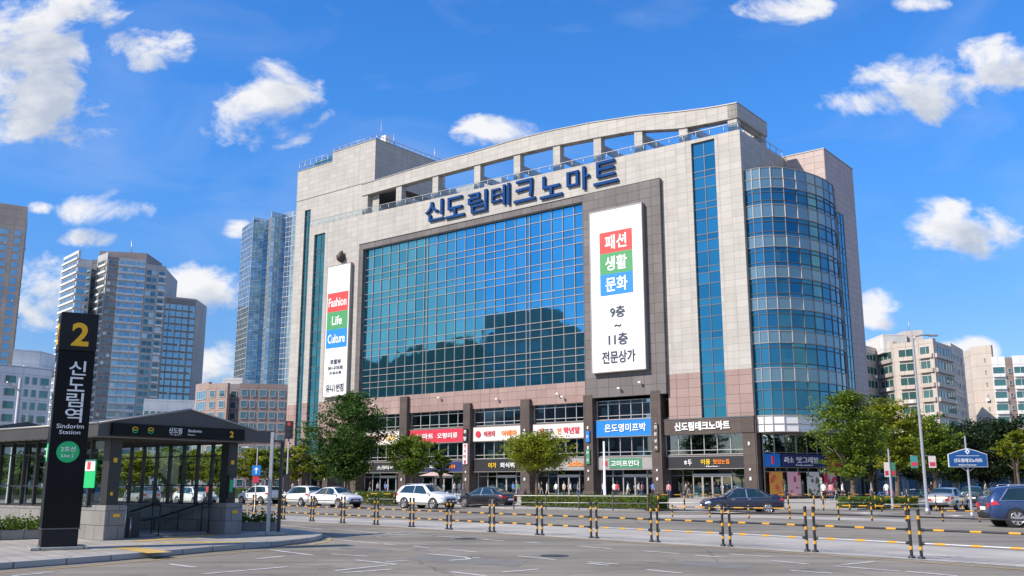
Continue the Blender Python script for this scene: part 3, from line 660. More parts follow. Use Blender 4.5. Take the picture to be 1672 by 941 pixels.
# ------------------------------------------------------------------ signs fixed on the store (each a thing)
def sign_root(name, x, y, z, label, cat, group=None):
    o = empty(name, BM_ @ Vector((x, y, z)), YAW, label, cat, group); return o
def board_sign(x0, x1, z0, z1, y, colmat, words, label, cat='shop sign', depth=.3, group='shop signs on the store front', extra=None):
    cx, cz = (x0 + x1) / 2, (z0 + z1) / 2
    s = sign_root('shop_sign', cx, y, cz, label, cat, group); w, h = (x1 - x0), (z1 - z0)
    mb = MB(); mb.box(-w/2, w/2, 0, depth, -h/2, h/2); mb.build('sign_board', colmat, s, 0.02)
    mb = MB(); mb.box(-w/2, w/2, -.03, depth * .9, h/2, h/2 + .06); mb.box(-w/2, w/2, -.03, depth * .9, -h/2 - .06, -h/2); mb.build('sign_frame', M['mullion'], s)
    for (txt, mat, tx, tz, tw, th) in words:
        lettering(txt, mat, s, tx * w, -.05, tz * h, tw * w, th * h, .08, .012)
    if extra: extra(s, w, h)
    return s
signpal = {k: plain('sign_' + k, v, .45, 0, .06, 1.2) for k, v in dict(red=(.55,.03,.06), cream=(.70,.62,.58), blue=(.01,.19,.58), navy=(.02,.03,.12), black=(.02,.02,.024), grey=(.30,.29,.28), green=(.05,.22,.12), teal=(.06,.30,.28), pinkred=(.65,.05,.10), letter=(.82,.82,.80), oran=(.85,.25,.03), yel=(.85,.55,.03)).items()}
S = signpal
# main rooftop-edge lettering
s = sign_root('building_lettering', -32.2, -0.02, 39.1, 'large three-dimensional blue Korean lettering above the glass front', 'lettering')
word = '신도림테크노마트'; us = [46.55, 42.45, 38.35, 34.25, 30.1, 26.0, 21.85, 17.7]
pxs = [(693,725,322,363),(727,758,318,355),(764,795,308,348),(802,832,298,338),(838,874,290,329),(881,918,285,320),(925,962,273,309),(967,1010,259,300)]
for ch, q in zip(word, pxs):
    a = on_front(q[0], (q[2]+q[3])/2 + 2, -.3); b = on_front(q[1], (q[2]+q[3])/2 - 2, -.3); cxx = (a.x + b.x) / 2
    mid = on_front((q[0]+q[1])/2, (q[2]+q[3])/2, -.3); ww = min(3.5, b.x - a.x)
    v, f = text_bm(ch, ww, 2.95, .14, .008)
    mb = MB(); mb.v = [(x + cxx + 32.2, -d - .2, z + mid.z - 39.22) for x, z, d in v]; mb.f = f; mb.m = [0]*len(f); mb.sm = [False]*len(f)
    mb.build('letter', M['signblue'], s)
# entrance name
s = sign_root('entrance_lettering', -6.0, -.13, 7.8, 'white Korean lettering on the dark fascia over the main entrance', 'lettering')
lettering('신도림테크노마트', S['letter'], s, -.0, -.05, 0, 6.6, .95, .1, .03)
# shop signs, row between first and second floor
board_sign(-10.7, -1.5, 3.28, 4.55, .28, S['black'], [('ㅎ두', S['letter'], -.21, 0, .1, .5), ('이용', S['yel'], .02, 0.05, .12, .45), ('맛있는집', S['oran'], .22, .05, .2, .4), ('· Market ·', S['letter'], .1, -.33, .2, .1)], 'black shop sign with orange and white letters over the main entrance doors')
board_sign(-19.8, -12.15, 7.0, 8.85, -.05, S['blue'], [('은도영미프박', S['letter'], .03, 0.02, .72, .5)], 'bright blue shop sign with white Korean letters below the large banner')
board_sign(-29.1, -21.25, 7.0, 8.75, -.05, S['cream'], [('지', S['pinkred'], -.33, 0, .09, .45), ('지규', M['ink'], -.18, 0, .16, .4), ('인', S['oran'], .02, 0, .07, .42), ('학년말', S['pinkred'], .25, .02, .3, .45)], 'cream shop sign with red, black and orange letters, left of the blue sign')
board_sign(-38.8, -30.7, 7.0, 8.75, -.05, S['cream'], [('이르티', S['red'], -.15, 0, .22, .42), ('아배마', S['oran'], .25, 0, .3, .42)], 'cream shop sign with a red round logo and red letters',
    extra=lambda s_, w, h: disc(s_, -.38*w, -.04, 0, .42, S['red'], 'logo'))
board_sign(-50.2, -40.15, 7.0, 8.75, -.05, S['red'], [('나마트', S['letter'], -.2, 0, .3, .42), ('오령미류', S['letter'], .2, 0, .36, .42)], 'crimson shop sign with white Korean letters on the second level')
board_sign(-60.1, -51.8, 7.0, 8.75, -.05, S['cream'], [('오이', S['yel'], .25, 0, .2, .5), ('마마', S['red'], -.15, 0, .3, .45)], 'cream shop sign with yellow letters half hidden behind the large green tree')
# row over the ground floor
board_sign(-19.8, -12.15, 3.28, 4.6, .2, S['grey'], [], 'grey shop sign with a green panel below the blue sign',
    extra=lambda s_, w, h: (green_panel(s_, w, h)))
board_sign(-29.1, -21.25, 3.28, 4.6, .2, S['grey'], [('여행', S['teal'], -.2, 0, .25, .55), ('aska', S['oran'], .3, .05, .28, .5)], 'pale shop sign with teal and orange letters behind the yellow tree')
board_sign(-38.8, -30.7, 3.15, 4.7, .1, S['black'], [('이가', S['yel'], -.1, 0, .16, .42), ('외식뷔', S['letter'], .2, 0, .28, .42)], 'black shop sign with yellow and white letters left of the yellow tree')
board_sign(-50.2, -40.15, 3.15, 4.5, .2, S['navy'], [('이지론', S['letter'], -.1, 0, .3, .42), ('마마', S['oran'], .25, 0, .16, .4)], 'dark navy shop sign under the crimson sign')
board_sign(-60.1, -51.8, 3.15, 4.5, .2, S['black'], [('디', S['yel'], -.3, 0, .1, .42), ('스크타약', S['letter'], .12, 0, .4, .42)], 'black shop sign with white letters behind the large green tree')
# corner shop signs under the bay
def corner_sign(p, q, z0, z1, mat, words, label, o=.2):
    p = Vector(p); q = Vector(q); d = q - p; n_ = Vector((d.y, -d.x)).normalized(); c = (p + q) / 2 + n_ * o
    s = empty('shop_sign', BM_ @ Vector((c.x, c.y, (z0+z1)/2)), YAW + math.atan2(d.y, d.x), label, 'shop sign', 'shop signs on the store front'); w = d.length; h = z1 - z0
    mb = MB(); mb.box(-w/2, w/2, 0, .2, -h/2, h/2); mb.build('sign_board', mat, s, .02)
    for (txt, m_, tx, tz, tw, th) in words: lettering(txt, m_, s, tx*w, -.04, tz*h, tw*w, th*h, .06, .012)
    return s
corner_sign((0.35,1.05), (1.2,3.0), 3.4, 4.75, S['blue'], [('l', S['pinkred'], 0, 0, .14, .6)], 'small blue shop sign at the corner column under the glass bay')
corner_sign((1.3,3.15), (3.7,9.1), 3.4, 4.75, S['navy'], [('마소', S['letter'], -.34, .05, .2, .5), ('맛그레뷰', S['letter'], .08, .05, .5, .5), ('fresh market', S['letter'], .0, -.34, .4, .12)], 'long navy shop sign with white letters under the glass bay')
corner_sign((3.85,9.5), (4.6,11.6), 3.3, 4.8, S['red'], [('P', S['yel'], 0, 0, .5, .6)], 'small red shop sign with a yellow square beside the dark corner column')
corner_sign((5.0,13.0), (5.0,21.0), 3.3, 4.9, S['black'], [('코인', S['oran'], -.3, 0, .2, .42), ('스트리쿤', S['letter'], .1, .03, .36, .38), ('인', S['red'], .38, 0, .09, .42)], 'black shop sign with orange, white and red letters beside the right-hand tree', .1)

# vertical projecting signs on columns
def blade(x, z0, z1, mats, label, w=.75):
    s = sign_root('blade_sign', x, -.62, (z0+z1)/2, label, 'blade sign', 'blade signs on the columns'); h = z1 - z0
    mb = MB(); mb.box(-w/2, w/2, -.12, .05, -h/2, h/2); mb.build('sign_board', mats[0], s, .02)
    n = len(mats[2])
    for i, ch in enumerate(mats[2]): lettering(ch, mats[1], s, 0, -.15, h/2 - (i + .5) * h / n, w * .62, None, .04, .012)
blade(-39.5, 4.1, 6.7, (S['letter'], S['red'], '전자마을'), 'white upright blade sign on the column between the crimson and cream signs')
blade(-39.5, 6.95, 8.6, (S['black'], S['letter'], '주방'), 'black blade sign at the top of the column beside the crimson sign')
blade(-29.9, 6.3, 8.0, (S['black'], S['letter'], '미용'), 'black blade sign on the column above the yellow tree')
blade(-20.5, 3.9, 5.6, (S['green'], S['letter'], '약국'), 'green blade sign on the column left of the green-panel shop', .5)
blade(-20.5, 6.4, 7.7, (S['blue'], S['letter'], '안'), 'blue blade sign on the column left of the bright blue sign', .5)
blade(-11.4, 5.2, 8.2, (M['granite_dark'], S['letter'], '전문상가'), 'brown plate with white upright letters on the column right of the blue sign', .55)

# right-hand banner
def right_banner():
    s = sign_root('banner', -15.8, -.5, 24.1, 'tall white banner with coloured squares and Korean text on grey granite', 'banner')
    w, h = 7.2, 19.4
    mb = MB(); mb.box(-w/2, w/2, -.62, 0, -h/2, h/2); mb.build('banner_panel', M['bannerwhite'], s)
    mb = MB()
    for (a, b, c, d) in ((-w/2-.09, w/2+.09, h/2, h/2+.1), (-w/2-.09, w/2+.09, -h/2-.1, -h/2), (-w/2-.09, -w/2, -h/2, h/2), (w/2, w/2+.09, -h/2, h/2)): mb.box(a, b, -.68, -.02, c, d)
    mb.build('banner_frame', M['mullion'], s)
    y = -.635
    def zz(py): return on_front(1015, py, -1.1).z - 24.1
    rows = [(374,411,'red','패션'),(411,446,'green','생활'),(446,480,'blue','문화')]
    xa, xb = -2.25, 2.25
    zs_ = [zz(375), zz(410), zz(445), zz(479.5)]
    for i, (a, b, c, t) in enumerate(rows):
        m_ = MB(); m_.box(xa, xb, y - .012, y + .02, zs_[i+1], zs_[i]); m_.build('colour_square', M[c], s)
        lettering(t, S['letter'], s, 0.02, y - .035, (zs_[i]+zs_[i+1])/2, 3.0, 1.75, .03, .02)
    for t, py, w_, h_ in (('9층', 508, 2.0, 1.35), ('~', 531, .9, .3), ('11층', 553, 2.6, 1.4), ('전문상가', 582, 4.5, 1.45)):
        lettering(t, M['ink'], s, 0.05, y - .03, zz(py), w_, h_, .03, .018)
right_banner()
def left_banner():
    s = sign_root('banner', -65.35, 0, 24.15, 'narrow tall white banner with red, green and blue squares reading Fashion Life Culture', 'banner')
    w, h = 5.1, 19.8
    mb = MB(); mb.box(-w/2, w/2, -.55, -.005, -h/2, h/2); mb.build('banner_panel', M['bannerwhite'], s)
    mb = MB()
    for (a, b, c, d) in ((-w/2-.08, w/2+.08, h/2, h/2+.1), (-w/2-.08, w/2+.08, -h/2-.1, -h/2), (-w/2-.08, -w/2, -h/2, h/2), (w/2, w/2+.08, -h/2, h/2)): mb.box(a, b, -.6, -.02, c, d)
    mb.build('banner_frame', M['mullion'], s)
    def zz(py): return on_front(555, py, -.55).z - 24.15
    zs_ = [zz(477), zz(508), zz(537), zz(567)]
    for i, (c, t) in enumerate((('red','Fashion'),('green','Life'),('blue','Culture'))):
        m_ = MB(); m_.box(-2.3, 2.3, -.575, -.54, zs_[i+1], zs_[i]); m_.build('colour_square', M[c], s)
        lettering(t, S['letter'], s, 0, -.59, (zs_[i]+zs_[i+1])/2, (4.0, 2.2, 3.8)[i], 1.35, .03, .015)
    for t, py, w_, h_ in (('토탈뷰', 590, 2.4, .75), ('유니마트', 600, 3.4, .6), ('도심쇼핑', 608, 2.6, .45), ('유니1번점', 633, 3.9, 1.2)):
        lettering(t, M['ink'], s, 0, -.57, zz(py), w_, h_, .03, .03)
left_banner()
# ------------------------------------------------------------------ GROUND, ROADS
def gpoly(name, pxs, z, mat, kind='structure', thick=None, kerb=None):
    P = [ground(x, y, z) if not isinstance(x, Vector) else x for x, y in pxs]
    return P
def asphalt():
    m, nt, N, L, b = newmat('asphalt'); b.inputs['Roughness'].default_value = 0.85; setspec(b, .3)
    tc = N.new('ShaderNodeTexCoord')
    def noise(s, d, r=.6, sc=(1,1,1), rot=0):
        mp = N.new('ShaderNodeMapping'); mp.inputs['Scale'].default_value = sc; mp.inputs['Rotation'].default_value = (0,0,rot); L.new(tc.outputs['Object'], mp.inputs[0])
        n = N.new('ShaderNodeTexNoise'); n.inputs['Scale'].default_value = s; n.inputs['Detail'].default_value = d; n.inputs['Roughness'].default_value = r; L.new(mp.outputs[0], n.inputs['Vector']); return n.outputs[0]
    def rng(v, a, b_, c, d):
        r = N.new('ShaderNodeMapRange'); r.inputs[1].default_value = a; r.inputs[2].default_value = b_; r.inputs[3].default_value = c; r.inputs[4].default_value = d; L.new(v, r.inputs[0]); return r.outputs[0]
    def mul(a, b_):
        r = N.new('ShaderNodeMath'); r.operation = 'MULTIPLY'; L.new(a, r.inputs[0]); L.new(b_, r.inputs[1]); return r.outputs[0]
    big = rng(noise(.18, 5), .3, .7, .68, 1.18)
    streak = rng(noise(1.0, 5, .6, (.05, .9, 1), R(49)), .35, .7, .68, 1.14)     # tyre tracks along the lanes
    fine = rng(noise(42, 3, .8), .3, .7, .80, 1.2)
    v = N.new('ShaderNodeTexVoronoi'); v.feature = 'DISTANCE_TO_EDGE'; v.inputs['Scale'].default_value = .22
    nz = N.new('ShaderNodeTexNoise'); nz.inputs['Scale'].default_value = 1.3; nz.inputs['Detail'].default_value = 4; L.new(tc.outputs['Object'], nz.inputs['Vector'])
    ad = N.new('ShaderNodeMix'); ad.data_type = 'VECTOR'; ad.inputs[0].default_value = .25; L.new(tc.outputs['Object'], ad.inputs[4]); L.new(nz.outputs['Color'], ad.inputs[5]); L.new(ad.outputs[1], v.inputs['Vector'])
    oil = rng(noise(.9, 3), .60, .70, 1.0, .72)
    crack = rng(v.outputs['Distance'], .0, .006, .62, 1.0)
    val = mul(mul(mul(mul(big, streak), fine), crack), oil)
    mx = N.new('ShaderNodeMix'); mx.data_type = 'RGBA'; mx.blend_type = 'MULTIPLY'; mx.inputs[0].default_value = 1; mx.inputs[6].default_value = (.262, .235, .193, 1); L.new(val, mx.inputs[7]); L.new(mx.outputs[2], b.inputs['Base Color'])
    bp = N.new('ShaderNodeBump'); bp.inputs['Strength'].default_value = .35; bp.inputs['Distance'].default_value = .01; L.new(noise(60, 2), bp.inputs['Height']); L.new(bp.outputs[0], b.inputs['Normal'])
    return m
M['asphalt'] = asphalt()
def paving(name, c1, c2, joint, s, rough=.8, rot=0.0):
    m, nt, N, L, b = newmat(name); b.inputs['Roughness'].default_value = rough
    tc = N.new('ShaderNodeTexCoord'); mp = N.new('ShaderNodeMapping'); mp.inputs['Rotation'].default_value = (0,0,rot); L.new(tc.outputs['Object'], mp.inputs[0])
    br = N.new('ShaderNodeTexBrick'); br.inputs['Scale'].default_value = 1; br.inputs['Brick Width'].default_value = s; br.inputs['Row Height'].default_value = s; br.inputs['Mortar Size'].default_value = .012; br.offset = .5
    br.inputs['Color1'].default_value = (*c1,1); br.inputs['Color2'].default_value = (*c2,1); br.inputs['Mortar'].default_value = (*joint,1); L.new(mp.outputs[0], br.inputs['Vector'])
    nz = N.new('ShaderNodeTexNoise'); nz.inputs['Scale'].default_value = .5; nz.inputs['Detail'].default_value = 6; L.new(tc.outputs['Object'], nz.inputs['Vector'])
    mr = N.new('ShaderNodeMapRange'); mr.inputs[1].default_value=.3; mr.inputs[2].default_value=.7; mr.inputs[3].default_value=.72; mr.inputs[4].default_value=1.08; L.new(nz.outputs[0], mr.inputs[0])
    mu = N.new('ShaderNodeMix'); mu.data_type='RGBA'; mu.blend_type='MULTIPLY'; mu.inputs[0].default_value=1; L.new(br.outputs[0], mu.inputs[6]); L.new(mr.outputs[0], mu.inputs[7]); L.new(mu.outputs[2], b.inputs['Base Color'])
    return m
M['paving'] = paving('sidewalk_paving', (.40,.36,.32), (.46,.42,.37), (.22,.20,.18), .6, rot=YAW)
M['paving_isl'] = paving('island_paving', (.34,.31,.27), (.40,.37,.32), (.13,.12,.11), .45, rot=R(50))
M['concrete'] = paving('median_concrete', (.38,.35,.31), (.44,.41,.36), (.28,.26,.235), 3.0, rot=R(-49))
M['tactile'] = paving('tactile_paving', (.55,.36,.09), (.62,.42,.12), (.30,.22,.08), .3, rot=R(50))
def worn_paint(name, col):
    m, nt, N, L, b = newmat(name); b.inputs['Roughness'].default_value = .7; tc = N.new('ShaderNodeTexCoord')
    n = N.new('ShaderNodeTexNoise'); n.inputs['Scale'].default_value = 2.2; n.inputs['Detail'].default_value = 9; n.inputs['Roughness'].default_value = .75; L.new(tc.outputs['Object'], n.inputs['Vector'])
    r = N.new('ShaderNodeMapRange'); r.inputs[1].default_value = .38; r.inputs[2].default_value = .58; L.new(n.outputs[0], r.inputs[0])
    mx = N.new('ShaderNodeMix'); mx.data_type = 'RGBA'; L.new(r.outputs[0], mx.inputs[0]); mx.inputs[6].default_value = (*[c*.35 + .20*.65 for c in col], 1); mx.inputs[7].default_value = (*col, 1); L.new(mx.outputs[2], b.inputs['Base Color']); return m
M['paint'] = worn_paint('road_paint_white', (.60,.60,.57))
M['paint_yel'] = worn_paint('road_paint_yellow', (.50,.33,.08))
M['ground_far'] = plain('far_ground', (.16,.155,.14), .9, 0, .2, .05)

mb = MB(); mb.face([(-1500,-300,-.03),(1500,-300,-.03),(1500,3000,-.03),(-1500,3000,-.03)]); tag(mb.build('ground', M['ground_far']), kind='structure')
mb = MB(); mb.face([(-70,4,0),(80,4,0),(80,100,0),(-70,150,0)]); tag(mb.build('road', M['asphalt']), kind='structure')
def kerbed(name, pts, h, matp, kw=.25):
    """raised paved surface with a kerb stone rim; pts counter-clockwise"""
    P = [Vector((p.x, p.y)) for p in pts]; n = len(P); inner = []
    for i in range(n):
        a, b, c = P[i-1], P[i], P[(i+1) % n]; d1 = (b-a).normalized(); d2 = (c-b).normalized(); nn = Vector((-d1.y-d2.y, d1.x+d2.x)).normalized()
        inner.append(b + nn * kw)
    mb = MB()
    for i in range(n):
        j = (i+1) % n; mb.face([(*P[i],-.02),(*P[j],-.02),(*P[j],h),(*P[i],h)]); mb.face([(*P[i],h),(*P[j],h),(*inner[j],h),(*inner[i],h)])
    tag(mb.build('kerb', M['kerb']), kind='structure')
    mb = MB(); mb.face([(*p, h + .001) for p in inner]); tag(mb.build(name, matp), kind='structure')
# far sidewalk (edge facing us), then the forecourt right up to the store
edge = [ground(x, y) for x, y in [(300,819),(560,822.5),(740,826.5),(838,832.5),(1060,834.5),(1240,834),(1400,834),(1460,830)]]
far = [Vector((44, 84, 0)), Vector((62, 150, 0)), Vector((-75, 190, 0)), Vector((-75, 118, 0))]
kerbed('sidewalk', edge + far, .12, M['paving'])
M['patch'] = plain('asphalt_patch', (.17,.16,.145), .9, 0, .15, 2, .3)
for k, q in enumerate([[(690,905),(860,916),(845,926),(660,914)],[(1120,915),(1230,922),(1218,930),(1105,922)],[(560,893),(640,898),(634,902),(552,896.5)],[(980,856),(1060,858),(1058,861),(976,859)]]):
    mb = MB(); mb.face([tuple(ground(x, y, .003)) for x, y in q]); tag(mb.build('road_patch', M['patch']), kind='structure')
for k, (x, y) in enumerate([(905,908),(760,880)]):
    g_ = ground(x, y); mb = MB(); mb.tube([(g_.x, g_.y, .0), (g_.x, g_.y, .012)], .36, 24, smooth=False); tag(mb.build('manhole_cover', M['frame']), ['round iron manhole cover in the middle of the near lanes','round iron manhole cover near the guard rail'][k], 'manhole cover', 'manhole covers in the road')
# the island with the station entrance
isl = [ground(x, y) for x, y in [(-60,935),(0,930.5),(120,921.5),(240,911.5),(340,902),(436,894),(490,888),(515,884)]]
rnd = [ground(x, y) for x, y in [(526,880),(520,876.5),(500,873),(468,869.5)]]
back = [Vector((-11.5, 42.0, 0)), Vector((-26, 55, 0)), Vector((-40, 60, 0)), Vector((-45, 30, 0)), Vector((-22, 17, 0))]
kerbed('station_island', isl + rnd + back, .14, M['paving_isl'])
# median strip under the guard rail
fl = [ground(x, y) for x, y in [(395,848),(509,853),(614,858.5),(733,866.5),(881,875.5),(1069,887),(1187,894),(1325,903),(1497,914.5),(1700,927)]]
bk = [ground(x, y) for x, y in [(1700,902),(1497,890),(1325,879.5),(1187,872.5),(1000,864),(881,858),(733,852.5),(560,846),(395,840)]]
mb = MB(); mb.face([(p.x, p.y, .004) for p in fl + bk]); tag(mb.build('median_strip', M['concrete']), kind='structure')
# light patch of paving beyond the inner lanes
mb = MB(); mb.face([(p.x,p.y,.004) for p in [ground(x,y) for x,y in [(1060,846),(1240,846),(1480,853),(1480,848),(1240,841.5),(1060,841)]]]); tag(mb.build('crossing_apron', M['concrete']), kind='structure')
# lines
lines = MB(); yl = MB()
def line(mbx, a, b, w=.12, z=.008):
    p = ground(*a); q = ground(*b); d = (q - p).normalized(); n = Vector((-d.y, d.x, 0)) * w / 2
    mbx.face([(p.x+n.x,p.y+n.y,z),(q.x+n.x,q.y+n.y,z),(q.x-n.x,q.y-n.y,z),(p.x-n.x,p.y-n.y,z)])
def c7(x, y): return (x/2.787+400, y/2.787+780)
def c8(x, y): return (x/2.488+1000, y/2.488+780)
L7 = [((425,260),(615,270)),((470,257),(715,262)),((560,252),(735,262)),((640,249),(790,258)),((700,246),(840,252)),((635,303),(680,308)),((767,313),(838,322)),((925,328),(1055,340)),((1243,358),(1415,375)),
      ((1560,391),(1655,401)),((1075,281),(1185,290)),((875,267),(1020,278)),((1265,294),(1350,300)),((1510,312),(1670,325)),((505,376),(690,397)),((640,385),(750,378)),
      ((935,430),(1100,449)),((118,330),(310,355)),((150,218),(350,235)),((415,237),(610,253)),((345,277),(610,301)),((930,378),(1020,372)),((1020,372),(1010,364)),((1010,364),(1070,366)),((410,425),(650,400)),((50,372),(180,358))]
for a, b in L7: line(lines, c7(*a), c7(*b), .13)
for a, b in [((130,299),(268,310)),((335,316),(458,326)),((138,375),(285,390)),((640,338),(800,353)),((900,360),(1170,382)),((1190,382),(1400,401)),((930,355),(1065,343))]: line(lines, c8(*a), c8(*b), .13)
for a, b in [((276,921.5),(319,927)),((20,941),(90,935)),((600,846.8),(690,849.5)),((1240,858),(1330,861)),((900,850),(960,852)),((1100,853),(1160,855))]: line(lines, a, b, .13)
for a, b in [((1130,878),(1300,890)),((1380,905),(1672,926)),((700,905),(770,911)),((560,936),(640,930)),((1190,905),(1260,910)),((330,938),(470,926)),((820,935),(880,930)),((960,918),(1010,922)),((1290,932),(1360,937)),((540,905),(600,909))]: line(lines, a, b, .12)
tag(lines.build('road_marking_white', M['paint']), kind='structure')
Y = [(560,856.5),(608,859.5),(733,867.5),(881,877),(1000,884),(1187,896.5),(1325,906),(1497,918),(1672,931),(1720,935)]
for a, b in zip(Y[:-1], Y[1:]): line(yl, a, b, .11)
Y = [(0,936),(120,926.5),(240,916.5),(340,907),(436,898.5),(500,891.5),(530,886),(542,880.5),(530,875),(500,870),(460,866)]
for a, b in zip(Y[:-1], Y[1:]): line(yl, a, b, .11)
tag(yl.build('road_marking_yellow', M['paint_yel']), kind='structure')
mb = MB()
def strip(a, b, w, z):
    p = ground(*a, z); q = ground(*b, z); d = (q - p).normalized(); n = Vector((-d.y, d.x, 0)) * w / 2
    mb.face([(p.x+n.x,p.y+n.y,z),(q.x+n.x,q.y+n.y,z),(q.x-n.x,q.y-n.y,z),(p.x-n.x,p.y-n.y,z)])
strip((200,894), (262,902.5), .6, .146); strip((262,885.5), (405,886), .5, .146); strip((225,884.0),(352,873.5),.45,.149)
tag(mb.build('tactile_path', M['tactile']), kind='structure')

# ------------------------------------------------------------------ STATION ENTRANCE
IZ = .14
ang_L = math.atan2(.60, -.80)          # long axis, away to the left
E0 = Vector((-12.0, 28.75, IZ))
# local frame: +Y points along the front opening towards the right (far) plinth, -X goes along the long axis
SE_yaw = math.atan2(.60, -.80) - math.pi          # local +X = minus long axis (towards the kerb end)
SEm = Matrix.Translation(E0) @ Matrix.Rotation(SE_yaw, 4, 'Z'); SEi = SEm.inverted()
se = empty('station_entrance', E0, SE_yaw, 'grey subway station entrance with gabled metal canopy, glass walls and granite base', 'station entrance')
def se_local(px, py, Y): return SEi @ at_depth(px, py, Y)
def station():
    W = 4.6; LEN = 9.5           # local y 0..W across the opening, x 0..-LEN along the walls
    TH = 2.98                   # underside of the canopy beam above island
    # granite base
    mb = MB(); mb.box(-LEN, .05, -.05, .30, 0, .92); mb.build('granite_base', M['plinth'], se)
    mb = MB(); mb.box(-LEN, .05, W - .30, W + .05, 0, .92); mb.build('granite_base', M['plinth'], se)
    for y in (-.12, W - .5):
        mb = MB(); mb.box(-.55, .22, y, y + .66, 0, 1.0); mb.build('plinth', M['plinth'], se, .012)
        mb = MB(); mb.box(-.36, .02, y + .12, y + .50, 1.0, TH); c = mb.build('column', M['frame'], se, .01)
        st = MB(); st.box(.02, .03, y + .24, y + .36, 2.25, 2.38); st.build('sticker', M['orange'], c)
        st = MB(); st.box(.02, .03, y + .22, y + .30, 1.28, 1.38); st.build('sticker', M['orange'], c)
        st = MB(); st.box(.22, .232, y + .25, y + .46, .66, .75); st.build('sticker', M['orange'], c)
    mb = MB(); mb.box(.02, .10, W - .36, W - .06, 1.15, 1.9); mb.build('fire_box', M['frame'], se, .01)
    mb = MB(); mb.box(.10, .11, W - .32, W - .2, 1.35, 1.75); mb.build('notice', M['linegreen'], se)
    mb = MB(); mb.box(.10,.11,W-.18,W-.09,1.5,1.8); mb.build('notice', M['white'], se)
    # glass walls
    for y in (.12, W - .12):
        fr = MB(); g = MB(); xs = lin(-LEN + .1, -.36, 11)
        for x in xs: fr.box(x - .035, x + .035, y - .06, y + .06, .92, TH)
        for z in (.95, 1.55, 2.55, TH - .03): fr.box(-LEN + .1, -.36, y - .035, y + .035, z - .022, z + .022)
        for a, b in zip(xs[:-1], xs[1:]):
            for z0, z1 in ((.95, 1.55), (1.55, 2.55), (2.55, TH - .03)): g.face([(a,y,z0),(b,y,z0),(b,y,z1),(a,y,z1)])
        f = fr.build('glass_wall', M['frame'], se); g.build('pane', M['clear'], f)
    mb = MB(); fr = MB(); g = MB()
    for y in lin(.1, W - .1, 4): fr.box(-LEN + .05, -LEN + .15, y - .035, y + .035, .92, TH)
    g.face([(-LEN+.1,.1,.95),(-LEN+.1,W-.1,.95),(-LEN+.1,W-.1,TH),(-LEN+.1,.1,TH)])
    f = fr.build('glass_wall', M['frame'], se); g.build('pane', M['clear'], f)
    mb.box(-LEN, -LEN + .25, 0, W, 0, .92); mb.build('granite_base', M['plinth'], se)
    # canopy: ridge along the long axis, gable over the opening, wide eaves
    O_ = .75; F = .55; zb = TH; zt_ = TH + .38; zr = TH + .95
    y0, y1 = -O_, W + .38; yr = W * .5
    mb = MB()
    for x in (F, -LEN - .3): mb.face([(x,y0,zb),(x,y1,zb),(x,y1,zt_),(x,yr,zr),(x,y0,zt_)])
    mb.face([(F,y0,zt_),(F,yr,zr),(-LEN-.3,yr,zr-.25),(-LEN-.3,y0,zt_)]); mb.face([(F,yr,zr),(F,y1,zt_),(-LEN-.3,y1,zt_),(-LEN-.3,yr,zr-.25)])
    mb.face([(F,y0,zb),(F,y0,zt_),(-LEN-.3,y0,zt_),(-LEN-.3,y0,zb)]); mb.face([(F,y1,zb),(F,y1,zt_),(-LEN-.3,y1,zt_),(-LEN-.3,y1,zb)])
    mb.build('canopy_roof', M['canopy'], se)
    mb = MB(); mb.box(-LEN - .28, F - .02, y0 + .02, y1 - .02, zb - .012, zb - .004); mb.build('soffit', M['canopy_lt'], se)
    mb = MB()
    for x in lin(-LEN, F - .3, 22): mb.box(x - .012, x + .012, y0 + .03, y1 - .03, zb - .03, zb - .012)
    mb.build('soffit_batten', M['canopy'], se)
    mb = MB()
    for (a, b) in (((F + .01, y0, zt_), (F + .01, yr, zr)), ((F + .01, yr, zr), (F + .01, y1, zt_)), ((F+.01,y0,zt_),(-LEN-.3,y0-.01,zt_))): mb.tube([a, b], .035, 5)
    mb.build('roof_trim', M['mullion'], se)
    # beam carrying on to the right beyond the canopy
    mb = MB(); mb.box(F - .45, F - .05, y1 - .01, y1 + .75, zb + .0, zb + .40); mb.build('side_beam', M['canopy'], se)
    # sign band
    sb = MB(); sb.box(F, F + .10, -.35, W - .25, zb + .04, zb + .40); sign = sb.build('fascia_sign', M['pylon'], se)
    def sl(t, mat, y, w, h, dz=0, bold=.0): lettering(t, mat, sign, F + .115, y, zb + .22 + dz, w, h, .012, bold, side='x')
    sl('신도림', M['white'], 1.72, .46, .17, .035, .02); sl('Sindorim', M['white'], 2.42, .50, .09, .05, .01); sl('Station', M['white'], 2.3, .26, .05, -.07); sl('2', M['orange'], 3.82, .15, .2, 0, .03)
    sl('역 출입구', M['white'], 1.74, .4, .05, -.09)
    for y in (.35, .87):
        for k, mt in ((0, M['orange']), (1, M['linegreen'])):
            r_ = MB(); n = 14
            pts = [(F + .115, y + .085 * math.cos(a), zb + .22 + .035 - .07 * k + .045 * math.sin(a)) for a in [math.pi * 2 * i / n for i in range(n + 1)]]
            r_.tube(pts, .016, 5); r_.build('line_emblem', mt, sign)
    # bright square posters on the glass
    mb = MB(); mb.box(-1.35, -.75, .02, .05, 1.5, 2.35); p = mb.build('poster', M['linegreen'], se)
    q = MB(); q.box(-1.32, -.78, .005, .018, 2.0, 2.32); q.build('poster_panel', M['white'], p)
    q = MB(); q.box(-1.2, -1.02, -.004, .003, 2.05, 2.27); q.build('poster_mark', M['red'], p)
    mb = MB(); mb.box(-3.6, -3.1, .02, .05, 1.55, 2.2); mb.build('poster', M['white'], se)
    # stair well: sloping inner wall, steps, hand rails
    mb = MB()
